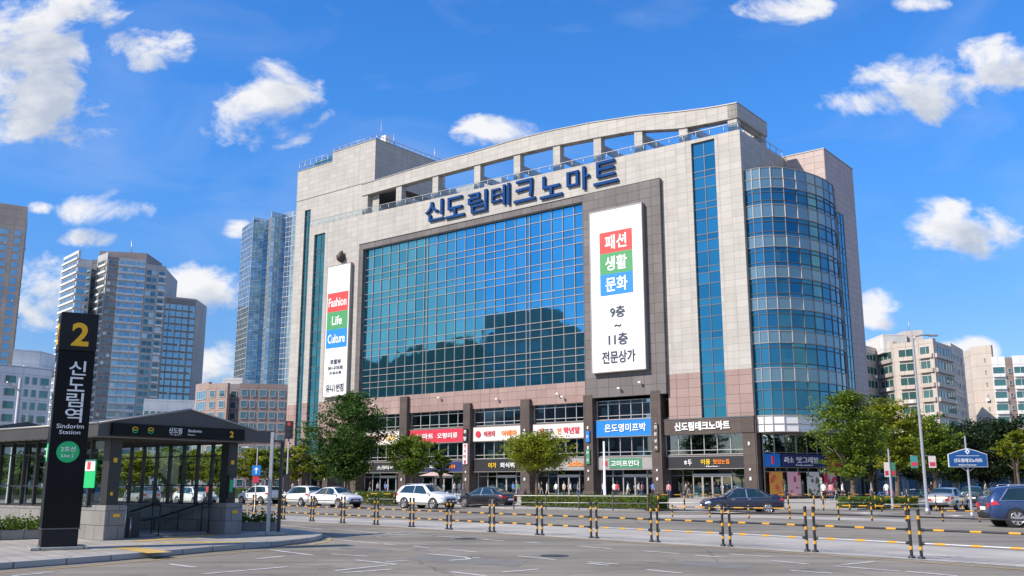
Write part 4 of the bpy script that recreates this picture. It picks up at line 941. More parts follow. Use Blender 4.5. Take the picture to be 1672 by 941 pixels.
    for i in range(9): mb.box(-LEN + .4 + i * 0.95, -LEN + .4 + (i + 1) * .95, .32, W - .32, -.3, .012 + .008 * i)
    mb.build('landing', M['plinth'], se)
    mb = MB(); mb.box(-LEN+.3, -.5, .45, 1.5, .013, .75); mb.box(-LEN+.3,-.9,.45,1.3,.75,.9); mb.build('stair_enclosure', M['interior_dk'], se, .02)
    for y in (2.15, W - .62):
        mb = MB(); mb.tube([(-4.4, y, .35), (-3.6, y, .42), (-.9, y, .98), (-.45, y, .98)], .035, 8)
        for x, z in ((-3.6, .42), (-2.2, .70), (-.9, .98), (-.5, .98)): mb.tube([(x, y, .02), (x, y, z)], .022, 6)
        mb.build('handrail', M['black'], se)
    mb = MB(); mb.tube([(-.4, .9, 0), (-.4, .9, .95), (-.6, .9, 1.03), (-2.5, .9, 1.03)], .035, 8); mb.tube([(-.4,1.1,0),(-.4,1.1,.6),(-1.6,1.1,.6)], .03, 8); mb.build('handrail', M['steel'], se)
station()

# ------------------------------------------------------------------ PYLON
def pylon():
    base = ground(71, 899, IZ); yaw = math.atan2(.50, .86); w = .88; H = 0
    base = Vector((base.x - .1, base.y, IZ))
    # fit the height from the top corner
    d = ray(100, 509); t = base.y / d.y; H = EYE + d.z * t - IZ
    s = empty('station_pylon', base, yaw, 'tall black station pylon with an amber number 2 and white Korean station name', 'pylon')
    dep = .85; hz = H
    mb = MB(); mb.box(-.22, w + .22, -.2, dep + .2, 0, .07); mb.build('footing', M['kerb'], s, .01)
    mb = MB(); mb.box(.02, w - .02, .02, dep - .02, .07, .52); mb.build('plinth', M['pylongrey'], s, .01)
    mb = MB(); mb.box(0, w, 0, dep, .52, hz - 1.02); mb.build('shaft', M['pylon'], s, .012)
    mb = MB(); mb.box(-.012, w + .012, -.012, dep + .012, hz - 1.005, hz); mb.build('head', M['pylongrey'], s, .012)
    mb = MB(); mb.box(-.015, w + .015, -.015, dep + .015, .50, .53); mb.build('joint_trim', M['mullion_dk'], s)
    cx = w * .5
    def z(py): 
        d = ray(110, py); return EYE + d.z * (base.y + .2) / d.y - IZ
    lettering('2', M['orange'], s, cx + .04, -.02, z(546), .42, .62, .02, .03)
    lettering('2', M['orange'], s, -.02, dep * .5, z(544), .40, .58, .02, .03, side='-x')
    for ch, py in zip('신도림역', (601, 627.5, 653, 678)): lettering(ch, S['letter'], s, cx + .05, -.008, z(py), .41, .37, .012, .010)
    lettering('Sindorim', S['letter'], s, cx, -.008, z(696), .64, .115, .012, .005); lettering('Station', S['letter'], s, cx, -.008, z(705.8), .5, .10, .012, .005)
    disc(s, cx, .0, z(738), .27, M['linegreen'], 'line_badge', .015, 40)
    lettering('2호선', S['letter'], s, cx, -.025, z(733.5), .34, .13, .01, .015); lettering('Line 2', S['letter'], s, cx, -.025, z(744), .28, .09, .01, .01)
    for i, (ch, py) in enumerate(zip('신도림역', (597, 610, 623, 636))): lettering(ch, S['letter'], s, -.01, dep * .5, z(py), .26, .22, .012, .012, side='-x')
    for i, ch in enumerate('나가는곳2호'): lettering(ch, S['letter'], s, -.01, dep * .5, z(655 + i * 7.5), .14, .11, .012, .008, side='-x')
    mb = MB(); mb.tube([(0, dep*.5, z(739)), (-.015, dep*.5, z(739))], .24, 30, smooth=False); mb.build('line_badge', M['linegreen'], s)
    lettering('A', S['letter'], s, -.02, dep*.5, z(739), .2, .26, .01, .02, side='-x')
pylon()

# planters on the island
def leaf_blob(name, mat, parent, fn, n, size, seed=1, up=.3):
    rr = random.Random(seed); mb = MB()
    for i in range(n):
        p = fn(rr); u = Vector((rr.gauss(0,1), rr.gauss(0,1), rr.gauss(0,1))).normalized(); w = Vector((rr.gauss(0,1), rr.gauss(0,1), rr.gauss(0,1) * up))
        v = u.cross(w).normalized(); s_ = size * rr.uniform(.6, 1.4)
        mb.face([p - u*s_, p + v*s_*.5, p + u*s_, p - v*s_*.5])
    return mb.build(name, mat, parent)
def planter(c, w, d, h, yaw, label, plants, seed):
    s = empty('planter', c, yaw, label, 'planter')
    mb = MB(); mb.box(-w/2, w/2, -d/2, d/2, 0, h); mb.build('planter_box', M['plinth'], s, .02)
    for k in range(plants):
        x = -w/2 + (k + .5) * w / plants
        leaf_blob('shrub', M['hedge'], s, lambda r, x=x: Vector((x + r.gauss(0, w/plants*.3), r.gauss(0, d*.22), h + abs(r.gauss(0, .16)) + .02)), 500, .05, seed + k)
planter(ground(15, 881, IZ), 2.6, .8, .28, R(38), 'low granite planter with bright green shrubs left of the station pylon', 5, 5)
planter(ground(140, 876, IZ) + Vector((-.1,.5,0)), 1.2, .7, .3, R(38), 'low granite planter between the pylon and the station plinth', 2, 25)
planter(ground(415, 866, IZ), 1.6, .7, .28, R(0), 'small granite planter with spiky plants right of the station entrance', 2, 35)

# twin poles beside the entrance
s = empty('twin_pole', ground(437, 874, IZ), 0, 'pair of slim grey poles on one concrete base right of the station entrance', 'pole')
mb = MB(); mb.box(-.3, .6, -.25, .3, 0, .1); mb.build('base', M['kerb'], s, .01)
for x, mat in ((0, M['galv']), (.3, M['frame'])):
    mb = MB(); mb.box(x - .055, x + .055, -.03 + x*.5, .06 + x*.5, .1, 3.28 if x == 0 else 3.0); mb.build('pole', mat, s, .008)
mb = MB(); mb.box(-.055, .355, .0, .06, 2.95, 3.02); mb.build('crossbar', M['frame'], s)

# ------------------------------------------------------------------ GUARD RAILS
def striped(mb, p, q, r, n, frac=.34, seg=8, a=0, b=1, ph=.5):
    """tube from p to q in material a with n bands of material b"""
    p = Vector(p); q = Vector(q); L_ = (q - p)
    for i in range(n):
        t0 = i / n; t1 = (i + ph - frac / 2) / n; t2 = (i + ph + frac / 2) / n; t3 = (i + 1) / n
        mb.tube([p + L_*t0, p + L_*t1], r, seg, a, cap=False); mb.tube([p + L_*t1, p + L_*t2], r * 1.06, seg, b, cap=False); mb.tube([p + L_*t2, p + L_*t3], r, seg, a, cap=False)
FB = [(414,846),(462,848.6),(509,851.6),(559,854.6),(614,857.4),(672,861),(733,865),(803,869.5),(881,874.3),(970,879.3),(1069,885.5),(1187,892.5),(1325,901.5),(1497,912.5)]
FP = [ground(*p) for p in FB]; d = (FP[-1] - FP[-2]); FP.append(FP[-1] + d * 1.02); FP.append(FP[-1] + d*.98)
d0 = FP[0] - FP[1]; FP = [FP[0] + d0 * 2, FP[0] + d0] + FP
flab = ['first striped guard rail panel, farthest left behind the station glass','second striped guard rail panel, just right of the station entrance','striped guard rail panel below the rear white hatchback','striped guard rail panel below the second white hatchback',
  'striped guard rail panel below the white sedan','striped guard rail panel right of the white sedan','striped guard rail panel left of the white SUV','striped guard rail panel below the front of the white SUV','striped guard rail panel below the black sedan',
  'striped guard rail panel in front of the yellow tree','striped guard rail panel in front of the hedges and white pole','striped guard rail panel left of the navy sedan','striped guard rail panel below the navy sedan','striped guard rail panel right of the navy sedan',
  'striped guard rail panel in front of the right-hand tree','striped guard rail panel below the navy SUV, rightmost','striped guard rail panel nearest the camera at the right edge']
for i in range(len(FP) - 1):
    a, b = FP[i], FP[i+1]; dv = (b - a); L_ = dv.length; yaw = math.atan2(dv.y, dv.x)
    s = empty('guard_rail', a, yaw, flab[i], 'guard rail', 'yellow and black guard rail panels on the median'); g = .125; H = 1.13
    for x in (g, L_ - g):
        mb = MB(); striped(mb, (x, 0, .05), (x, 0, H), .038, 3, .24, 10, 0, 1, .56)
        mb.tube([(x, 0, 0), (x, 0, .05)], .085, 10, 0); mb.tube([(x, 0, H), (x, 0, H + .05)], [.056, .03], 10, 0)
        mb.build('post', [M['blackpole'], M['yellow']], s)
    for z, r, n, k in ((.98, .018, 1, 0), (.68, .026, 3, 1), (.36, .026, 3, 1)):
        mb = MB()
        if k: striped(mb, (g + .05, 0, z), (L_ - g - .05, 0, z), r, n, .30)
        else: mb.tube([(g + .05, 0, z), (L_ - g - .05, 0, z)], r, 8, 0)
        mb.build('rail', [M['blackpole'] if z > .5 or i < 11 else M['galv'], M['yellow']], s)
        if k:
            for x in (g + .08, L_ - g - .08): c = MB(); c.tube([(x - .03, 0, z), (x + .03, 0, z)], r * 1.5, 8); c.build('clamp', M['blackpole'], s)
# slim yellow barrier, pieces on the far side
def barrier(p, q, label, n, h=.85, yellow=True, group='slim barriers on the far side of the road', zoff=0):
    dv = q - p; L_ = dv.length; s = empty('barrier', p + Vector((0,0,zoff)), math.atan2(dv.y, dv.x), label, 'barrier', group)
    for k in range(n + 1):
        x = L_ * k / n; mb = MB(); striped(mb, (x, 0, 0), (x, 0, h), .045, 2, .4, 8, 0, 1); mb.tube([(x, 0, h), (x, 0, h + .04)], [.05, .02], 8, 1); mb.build('post', [M['blackpole'] if yellow else M['bark'], M['yellow'] if yellow else M['bark']], s)
    mb = MB(); striped(mb, (0, 0, h - .1), (L_, 0, h - .1), .03, n * 2, .5 if yellow else .1, 6, 0, 1); mb.build('rail', [M['galv'] if not yellow else M['blackpole'], M['yellow']], s)
    mb = MB(); mb.tube([(0, 0, h * .45), (L_, 0, h * .45)], .025, 6); mb.build('rail', M['galv'], s)
barrier(ground(839,831.5,.12), ground(1058,834,.12), 'thin dark railing along the kerb in front of the clipped hedges', 4, .95, False)
barrier(ground(1075,834.5,.12), ground(1330,834,.12), 'yellow banded barrier directly behind the navy sedan', 6, 1.05)
barrier(ground(1345,834,.12), ground(1430,833,.12), 'short yellow banded barrier left of the lamp post', 2, 1.05)
barrier(ground(1440,836), ground(1700,834), 'long yellow rail in front of the silver car', 6, 1.0)
barrier(ground(1098,844), ground(1290,848), 'low yellow barrier on the apron in front of the navy sedan', 3, .62)
barrier(ground(1370,850), ground(1480,852), 'low yellow barrier left of the lamp post foot', 2, .8)
barrier(ground(1540,852), ground(1600,853), 'low yellow barrier below the silver car', 1, .6)
barrier(ground(600,823,.12), ground(740,827,.12), 'thin yellow railing behind the white SUV', 3, .9)
# ------------------------------------------------------------------ VEHICLES
def carpaint(name, col, metal=.0, rough=.3):
    return plain(name, col, rough, metal, .04, 1, spec=.5, coat=1.0)
PAINT = dict(white=carpaint('car_white', (.74,.74,.73)), black=carpaint('car_black', (.012,.012,.014)), navy=carpaint('car_navy', (.010,.015,.045), .2), silver=carpaint('car_silver', (.45,.45,.44), .5),
             bluesuv=carpaint('car_blue', (.025,.06,.17), .4), teal=carpaint('car_dark_teal', (.02,.045,.05), .3))
M['trim'] = plain('black_trim', (.02,.02,.022), .5)
# stations: x, half width, z bottom, z belt, z top, half width top      (x grows towards the front)
SPEC = {
 'sedan': dict(L=4.7, st=[(-2.35,.70,.40,.80,.86,.62),(-2.25,.82,.30,.90,.98,.70),(-1.9,.88,.25,.95,1.06,.72),(-1.55,.90,.24,.96,1.12,.70),(-1.0,.91,.22,.95,1.38,.60),(-.5,.91,.22,.94,1.45,.60),(.1,.91,.22,.93,1.46,.60),(.45,.91,.22,.92,1.40,.60),(1.15,.90,.22,.90,1.02,.72),(1.35,.90,.23,.88,.97,.74),(1.8,.88,.25,.82,.91,.70),(2.15,.82,.28,.74,.81,.64),(2.32,.70,.34,.62,.68,.55)],
               side=(-1.55,-.95,.50,1.15), roofx=(-.45,.35), ws=(.42,1.12), rw=(-1.0,-1.55), wheels=(-1.36,1.42), r=.33),
 'suv': dict(L=4.65, st=[(-2.32,.76,.45,.95,1.05,.66),(-2.25,.84,.36,1.04,1.24,.68),(-1.95,.90,.28,1.08,1.54,.64),(-1.5,.92,.26,1.08,1.62,.64),(-.8,.92,.25,1.06,1.66,.64),(-.1,.92,.25,1.04,1.66,.64),(.35,.92,.25,1.01,1.62,.66),(1.05,.91,.25,1.0,1.14,.76),(1.25,.91,.26,.98,1.08,.78),(1.75,.90,.28,.93,1.02,.74),(2.1,.84,.32,.86,.93,.68),(2.3,.72,.38,.72,.80,.60)],
               side=(-1.9,-1.5,.22,1.0), roofx=(-1.5,.2), ws=(.36,1.0), rw=(-2.0,-2.24), wheels=(-1.36,1.40), r=.37),
 'hatch': dict(L=4.0, st=[(-2.0,.72,.40,.88,.98,.62),(-1.92,.82,.32,.96,1.16,.66),(-1.65,.86,.26,.99,1.42,.62),(-1.2,.87,.25,.98,1.50,.62),(-.5,.87,.24,.96,1.53,.62),(.1,.87,.24,.95,1.50,.62),(.35,.87,.24,.94,1.44,.62),(.95,.86,.24,.92,1.05,.70),(1.1,.86,.24,.91,1.0,.72),(1.5,.84,.26,.86,.94,.68),(1.8,.78,.3,.76,.83,.6),(1.97,.66,.36,.64,.7,.5)],
               side=(-1.7,-1.4,.30,.92), roofx=(-1.2,.2), ws=(.36,.92), rw=(-1.62,-1.93), wheels=(-1.2,1.25), r=.31),
}
def car(kind, paint, loc, heading, label, lights_on=False, name='parked_car', rails=False):
    sp = SPEC[kind]; st = sp['st']
    def S_(x):
        st_ = st
        if x <= st_[0][0]: return st_[0]
        for i in range(len(st_) - 1):
            if x <= st_[i+1][0]:
                a, b = st_[i], st_[i+1]; t = (x - a[0]) / (b[0] - a[0])
                p0 = st_[max(i-1,0)]; p3 = st_[min(i+2,len(st_)-1)]
                out = [x]
                for k in range(1, 6):
                    m1 = (b[k]-p0[k]) / max(b[0]-p0[0],1e-6) * (b[0]-a[0]); m2 = (p3[k]-a[k]) / max(p3[0]-a[0],1e-6) * (b[0]-a[0])
                    m1 *= .6; m2 *= .6
                    h = (2*t**3-3*t**2+1)*a[k] + (t**3-2*t**2+t)*m1 + (-2*t**3+3*t**2)*b[k] + (t**3-t**2)*m2
                    out.append(h)
                return out
        return st_[-1]
    PT = [(0,'b')]
    def sec(x):
        _, w, zb, zl, zt, wt = S_(x)
        return [(w*.80, zb), (w*.97, zb+.07), (w*1.0, zb + (zl-zb)*.35), (w*1.005, zb+(zl-zb)*.62), (w*.985, zl-.08), (w*.955, zl), (wt + (w*.955-wt)*.10, zl+(zt-zl)*.86), (wt*.93, zt-.01), (wt*.5, zt+.02), (0, zt+.028)]
    def surf(x, t, off=0.0):
        s_ = sec(x); i = min(int(t), len(s_)-2); f = t - i
        y = s_[i][0] + (s_[i+1][0]-s_[i][0])*f; z = s_[i][1] + (s_[i+1][1]-s_[i][1])*f
        if off:
            dy, dz = s_[i+1][0]-s_[i][0], s_[i+1][1]-s_[i][1]; l = math.hypot(dy, dz) or 1; y += off*dz/l; z += -off*dy/l
        return Vector((x, y, z))
    c = empty(name, loc, heading, label, 'car', None)
    # body
    mb = MB(); x0, x1 = st[0][0], st[-1][0]; xs = lin(x0, x1, 46); n = 10; wr = sp['r'] + .055
    grid = []
    for x in xs:
        row = [surf(x, k) for k in range(n)]
        row = row + [Vector((p.x, -p.y, p.z)) for p in reversed(row[:-1])]
        grid.append(row)
    b0 = len(mb.v)
    for row in grid: mb.v += [tuple(p) for p in row]
    m_ = len(grid[0])
    for i in range(len(grid)-1):
        for j in range(m_-1):
            mb.f.append((b0+i*m_+j, b0+(i+1)*m_+j, b0+(i+1)*m_+j+1, b0+i*m_+j+1)); mb.m.append(0); mb.sm.append(True)
        mb.f.append((b0+i*m_, b0+i*m_+m_-1, b0+(i+1)*m_+m_-1, b0+(i+1)*m_)); mb.m.append(1); mb.sm.append(False)
    mb.f.append(tuple(b0 + j for j in range(m_))); mb.m.append(0); mb.sm.append(True)
    mb.f.append(tuple(b0 + (len(grid)-1)*m_ + j for j in reversed(range(m_)))); mb.m.append(0); mb.sm.append(True)
    mb.build('body', [paint, M['trim']], c)
    def patch(name, xa0, xa1, xb0, xb1, ta, tb, off, mat, sides=(1,-1), nx=8, nt=3, parent=c, single=True):
        for sd in sides:
            g = MB()
            P = [[None]*(nt+1) for _ in range(nx+1)]
            for i in range(nx+1):
                for j in range(nt+1):
                    f = j/nt; xx = (xa0+(xb0-xa0)*f) + ((xa1+(xb1-xa1)*f)-(xa0+(xb0-xa0)*f))*i/nx
                    p = surf(xx, ta+(tb-ta)*f, off); P[i][j] = (p.x, p.y*sd, p.z)
            for i in range(nx):
                for j in range(nt): g.face([P[i][j],P[i+1][j],P[i+1][j+1],P[i][j+1]], 0, True)
            g.build(name, mat, parent)
    bx0, tx0, tx1, bx1 = sp['side'][0], sp['side'][1], sp['side'][2], sp['side'][3]
    mid = (tx0 + tx1) / 2 + (.05 if kind == 'sedan' else .15)
    patch('window_trim', bx0 - .07, bx1 + .06, tx0 - .04, tx1 + .06, 4.93, 6.12, .006, M['chrome'] if kind == 'sedan' or rails else M['trim'])
    patch('side_window', bx0, mid - .04, tx0, mid - .04, 5.03, 6.0, .012, M['carglass'])
    patch('side_window', mid + .04, bx1, mid + .04, tx1, 5.03, 6.0, .012, M['carglass'])
    # windscreen and rear window: sheets laid on the sloping top surface
    def screen(name, xa, xb):
        g = MB(); nx, ny = 6, 8; P = []
        for i in range(nx+1):
            x = xa + (xb-xa)*i/nx; row = []
            for j in range(ny+1):
                t = 6.75 + (9-6.75)*(1-abs(j/ny*2-1)); sd = -1 if j/ny*2-1 < 0 else 1
                p = surf(x, min(t, 8.999)); row.append((p.x + (.01 if xb > xa else -.01), p.y*sd, p.z + .012))
            P.append(row)
        for i in range(nx):
            for j in range(ny): g.face([P[i][j],P[i+1][j],P[i+1][j+1],P[i][j+1]], 0, True)
        g.build(name, M['carglass'], c)
    screen('windscreen', sp['ws'][0], sp['ws'][1]); screen('rear_window', sp['rw'][0], sp['rw'][1])
    # door seams and sills
    g = MB()
    for xx in (mid, bx1 - .02, bx0 + .25):
        for sd in (1,-1): g.tube([(xx, surf(xx,t,.002).y*sd, surf(xx,t).z) for t in (1.2,2,3,4,4.9)], .006, 4)
    g.build('door_seam', M['trim'], c)
    for sd in (1,-1):
        for xx in (mid - .12, bx1 - .75 if bx1 - .75 < mid else mid + .8):
            h = MB(); p = surf(xx, 4.0); h.box(p.x-.1, p.x+.1, (p.y)*sd-.02, (p.y)*sd+.02, p.z-.018, p.z+.018); h.build('door_handle', M['chrome'] if kind != 'hatch' else paint, c, .006)
        h = MB(); p = surf(bx1 - .02, 5.0); h.tube([(p.x, p.y*sd, p.z+.02), (p.x+.02, (p.y+.1)*sd, p.z+.06), (p.x+.02, (p.y+.2)*sd, p.z+.08), (p.x+.0, (p.y+.24)*sd, p.z+.08)], [.03,.075,.085,.04], 8); h.build('wing_mirror', paint, c)
    # wheels
    for wx in sp['wheels']:
        for sd in (1,-1):
            yo = S_(wx)[1] * 1.0
            a = MB(); a.tube([(wx, (yo-.16)*sd, sp['r']), (wx, (yo+.012)*sd, sp['r'])], wr, 26, smooth=False); a.build('wheel_arch', M['trim'], c)
            w = MB(); prof = [(-.2, sp['r']*.7), (-.19, sp['r']*.95), (-.14, sp['r']), (-.02, sp['r']), (.025, sp['r']*.96), (.035, sp['r']*.74)]
            w.tube([(wx, (yo+o)*sd, sp['r']) for o, r_ in prof], [r_ for o, r_ in prof], 28); wo = w.build('wheel', M['rubber'], c)
            rim = MB(); R_ = sp['r']*.70
            rim.tube([(wx, (yo+.028)*sd, sp['r']), (wx, (yo+.042)*sd, sp['r'])], [R_, R_*.96], 26, smooth=False); rim.build('rim', M['trim'], wo)
            sk = MB(); y_ = (yo+.047)*sd
            for k in range(7):
                an = 2*math.pi*k/7 + .2; q = .10
                ca, sa = math.cos(an), math.sin(an)
                sk.face([(wx-sa*.035*1.1, y_, sp['r']+ca*.035*1.1),(wx+ca*R_*.95-sa*.05, y_, sp['r']+sa*R_*.95+ca*.05),(wx+ca*R_*.95+sa*.05, y_, sp['r']+sa*R_*.95-ca*.05),(wx+sa*.035*1.1, y_, sp['r']-ca*.035*1.1)])
            sk.tube([(wx, (yo+.04)*sd, sp['r']), (wx, (yo+.055)*sd, sp['r'])], .06, 12, smooth=False)
            ringp = [(wx+R_*.97*math.cos(2*math.pi*k/28), y_, sp['r']+R_*.97*math.sin(2*math.pi*k/28)) for k in range(29)]
            sk.tube(ringp, .014, 5); sk.build('spokes', M['chrome'], wo)
    # lamps, plates, grille
    for sd in (1,-1):
        w1 = S_(x1 - .12)[1]; zf = S_(x1 - .15)[3]
        patch('headlight', x1 - .42, x1 - .10, x1 - .30, x1 - .06, 3.3, 4.7, .012, M['headlight'], (sd,), 5, 2)
        patch('tail_light', x0 + .05, x0 + .34, x0 + .05, x0 + .22, 3.6, 4.9, .012, M['redlight'], (sd,), 5, 2)
    sf = S_(x1); sr = S_(x0)
    g = MB(); g.box(x1-.03, x1+.03, -sf[1]*.62, sf[1]*.62, sf[3]-.16, sf[3]-.0); g.build('grille', M['trim'], c, .02)
    g = MB(); g.box(x1-.05, x1+.035, -sf[1]*.8, sf[1]*.8, sf[2]+.0, sf[2]+.1); g.build('front_bumper_intake', M['trim'], c, .02)
    g = MB(); g.box(x1+.03, x1+.045, -.26, .26, sf[2]+.10, sf[2]+.21); g.build('front_plate', M['white'], c)
    g = MB(); g.box(x0-.03, x0+.02, -.26, .26, sr[3]-.26, sr[3]-.12); g.build('rear_plate', M['white'], c)
    g = MB(); g.box(x0-.03, x0+.06, -sr[1]*.85, sr[1]*.85, sr[2]-.02, sr[2]+.12); g.build('rear_bumper_trim', M['trim'], c, .02)
    for sd in (1,-1): 
        g = MB(); g.box(x0-.022, x0+.03, sd*sr[1]*.60, sd*sr[1]*.98, sr[3]-.16, sr[3]+.02); g.build('tail_light', M['redlight'], c, .01)
    if rails:
        for sd in (1,-1):
            g = MB(); zz = S_(-.8)[4]; g.tube([(-1.5,.56*sd,zz-.01),(-1.4,.57*sd,zz+.05),(.0,.57*sd,zz+.05),(.15,.56*sd,zz-.02)], .018, 6); g.build('roof_rail', M['chrome'], c)
    return c
RD = math.atan2(-.755, .656)
def mid_ground(pa, pb):
    return (ground(*pa) + ground(*pb)) / 2
car('hatch', PAINT['white'], ground(420, 823)+Vector((0,.5,0)), RD + math.pi + .25, 'rearmost white hatchback at the far left, seen from behind beside the station entrance')
car('hatch', PAINT['white'], ground(492, 825.5), RD + math.pi + .1, 'white hatchback directly behind the white sedan, red tail lights visible')
car('sedan', PAINT['white'], ground(548, 828.5), RD + .12, 'white sedan facing right in front of the large green tree')
car('suv', PAINT['white'], ground(697, 830.5), RD + .18, 'white SUV facing right, in the middle of the road before the crimson sign', rails=True)
car('sedan', PAINT['black'], ground(795, 829.0), RD + math.pi + .12, 'black sedan seen from behind, just right of the white SUV')
car('sedan', PAINT['navy'], ground(1211, 839.0), math.pi - .03, 'dark navy sedan facing left in front of the corner entrance')
car('sedan', PAINT['silver'], ground(1549, 833.5), R(52), 'silver sedan seen from behind next to the lamp post')
car('hatch', PAINT['teal'], ground(1592, 827.5), R(60), 'dark teal car half hidden beyond the silver sedan')
c = ground(1600, 863); car('suv', PAINT['bluesuv'], c + Vector((3.2, 1.15, 0)), R(-7), 'dark blue SUV cut off by the right edge of the picture', rails=True)

# ------------------------------------------------------------------ TREES
def crown_mesh(name, size, clumps, leaves, leaf, seed, mats, shape='round', flat=.5):
    rr = random.Random(seed); mb = MB(); W_, H_ = size
    mi = 0
    for c in range(clumps):
        th = rr.uniform(0, 2*math.pi); q = rr.uniform(-.95, 1)
        # profile of the crown
        if shape == 'round': pr = math.sqrt(max(0, 1 - q*q*.9))
        elif shape == 'vase': pr = (1 - .55*max(0, q)**2) * (.45 + .55*min(1, (q+1)*1.1)) * math.sqrt(max(.05, 1-abs(q)**3))
        else: pr = (1-(q+1)/2)**.75 * 1.05 + .08
        rad = W_/2 * pr * (rr.random()**.42) * rr.uniform(.72, 1.24) * (1 + .16*math.sin(3*th + seed) * (1 - .4*q) + .10*math.sin(5*th + 7*q + seed))
        cz = H_/2 + q*H_/2 * rr.uniform(.82, 1.07)
        cc = Vector((math.cos(th)*rad, math.sin(th)*rad, cz)); out = Vector((math.cos(th), math.sin(th), .25)); cr_ = rr.uniform(.6, 1.35) * W_*.095
        mi = 0
        for l in range(leaves):
            s_ = rr.gauss(0, 1); p = cc + out * s_ * cr_ * .8 + Vector((rr.gauss(0,1)*cr_*.5, rr.gauss(0,1)*cr_*.5, rr.gauss(0,1)*cr_*.27 - abs(s_)*cr_*.12))
            u = Vector((rr.gauss(0,1), rr.gauss(0,1), rr.gauss(0,.55))).normalized(); w = Vector((rr.gauss(0,.6), rr.gauss(0,.6), 1)); v = u.cross(w).normalized(); k = leaf * rr.uniform(.65, 1.4)
            mb.face([p - u*k, p + v*k*.62, p + u*k, p - v*k*.62], 0)
    me = mb.build(name, mats); return me
def tree(px, pbase, ptop, pw, pbot, Y, mat, label, seed, cat='tree', group='street trees', clumps=120, leaves=60, leaf=.11, shape='round', limbs=7, name='street_tree', zbase=.12, lean=0.0):
    base = at_depth(px, pbase, Y); base.z = zbase
    top = at_depth(px, ptop, Y).z; bot = at_depth(px, pbot, Y).z; wid = (at_depth(px + pw/2, pbot, Y) - at_depth(px - pw/2, pbot, Y)).length
    t = empty(name, base, seed * .7, label, cat, group)
    H_ = (top - bot); 
    cr = crown_mesh('crown', (wid, H_), clumps, leaves, leaf, seed, mat, shape); cr.parent = t; cr.location = (lean, 0, bot - zbase)
    tr = MB(); rr = random.Random(seed + 99); th = bot - zbase; rt = .022 * (top - zbase) + .02
    tr.tube([(0,0,-.05),(.02,0,th*.4),(lean*.4,.05,th*.8),(lean*.8,.0,th + H_*.25),(lean,.05,th + H_*.7)], [rt*1.4, rt, rt*.85, rt*.6, rt*.15], 10)
    for k in range(limbs):
        a = 2*math.pi*k/limbs + rr.uniform(-.3,.3); z0 = th*rr.uniform(.72, 1.0) + H_*.02*k; q = rr.uniform(.5,.85)*wid/2; z1 = z0 + H_*rr.uniform(.25,.6)
        tr.tube([(lean*.6,0,z0),(lean*.7+math.cos(a)*q*.4, math.sin(a)*q*.4, z0+(z1-z0)*.5),(lean+math.cos(a)*q, math.sin(a)*q, z1)], [rt*.55, rt*.36, rt*.08], 6)
    tr.build('trunk', M['bark'], t)
    return t
tree(567, 822, 643, 124, 782, 88, M['leaf_dark'], 'large dense dark green tree in front of the left part of the store', 1, clumps=260, leaves=75, leaf=.13, shape='vase')
tree(672, 824, 711, 76, 774, 86, M['leaf_mid'], 'medium green tree below the crimson shop sign', 2, clumps=130, leaves=60, leaf=.11)
tree(720, 826, 732, 34, 778, 90, M['leaf_mid'], 'small thin green tree left of the black shop sign', 3, clumps=50, leaves=45, leaf=.11)
tree(877, 824, 709, 104, 768, 80, M['leaf_yel'], 'yellow-green broad tree in front of the cream signs', 4, clumps=170, leaves=65, leaf=.11, shape='round')
tree(1395, 828, 640, 118, 778, 72, M['leaf_mid'], 'tall light green tree at the right corner of the store', 5, clumps=230, leaves=60, leaf=.11, shape='vase', limbs=9)
tree(1468, 826, 655, 92, 768, 80, M['leaf_yel'], 'yellow-green tree left of the lamp post', 6, clumps=180, leaves=60, leaf=.12)
tree(1530, 826, 680, 80, 770, 88, M['leaf_mid'], 'green and yellow tree behind the lamp post', 7, clumps=150, leaves=60, leaf=.12)
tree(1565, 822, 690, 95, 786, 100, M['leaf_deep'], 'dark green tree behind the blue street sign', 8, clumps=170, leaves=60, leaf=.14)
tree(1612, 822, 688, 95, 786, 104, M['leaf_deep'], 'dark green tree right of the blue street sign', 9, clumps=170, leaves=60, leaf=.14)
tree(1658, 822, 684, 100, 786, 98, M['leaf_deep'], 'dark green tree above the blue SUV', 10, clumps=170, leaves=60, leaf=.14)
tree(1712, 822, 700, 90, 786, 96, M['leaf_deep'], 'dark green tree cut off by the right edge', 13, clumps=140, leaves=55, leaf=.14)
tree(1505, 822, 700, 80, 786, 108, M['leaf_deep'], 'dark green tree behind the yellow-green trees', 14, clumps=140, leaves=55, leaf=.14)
tree(1668, 826, 702, 46, 762, 70, M['leaf_yel'], 'small yellow-green tree at the right edge', 11, clumps=70, leaves=50, leaf=.10)
tree(1425, 824, 690, 60, 786, 98, M['leaf_deep'], 'dark green tree between the store corner and the yellow-green tree', 15, clumps=110, leaves=55, leaf=.13)
for i, (px, top, w, mt, nm) in enumerate([(40,738,60,'leaf_mid','at the far left behind the station glass'),(110,742,50,'leaf_yel','behind the glass left of the pylon'),(165,735,56,'leaf_mid','behind the glass right of the pylon'),(225,738,50,'leaf_yel','seen through the left panes of the station'),(268,733,52,'leaf_mid','seen through the middle panes of the station'),
        (312,736,50,'leaf_yel','seen through the right panes of the station'),(355,731,54,'leaf_mid','just left of the right station column'),(408,731,52,'leaf_yel','right of the station column'),(446,733,48,'leaf_mid','behind the twin grey poles'),(484,727,50,'leaf_yel','left of the large dark tree'),(520,738,42,'leaf_mid','below the left side of the large tree')]):
    tree(px, 812, top, w, 783, 118, M[mt], 'green roadside tree ' + nm, 40 + i, group='roadside trees behind the station', clumps=75, leaves=42, leaf=.17)

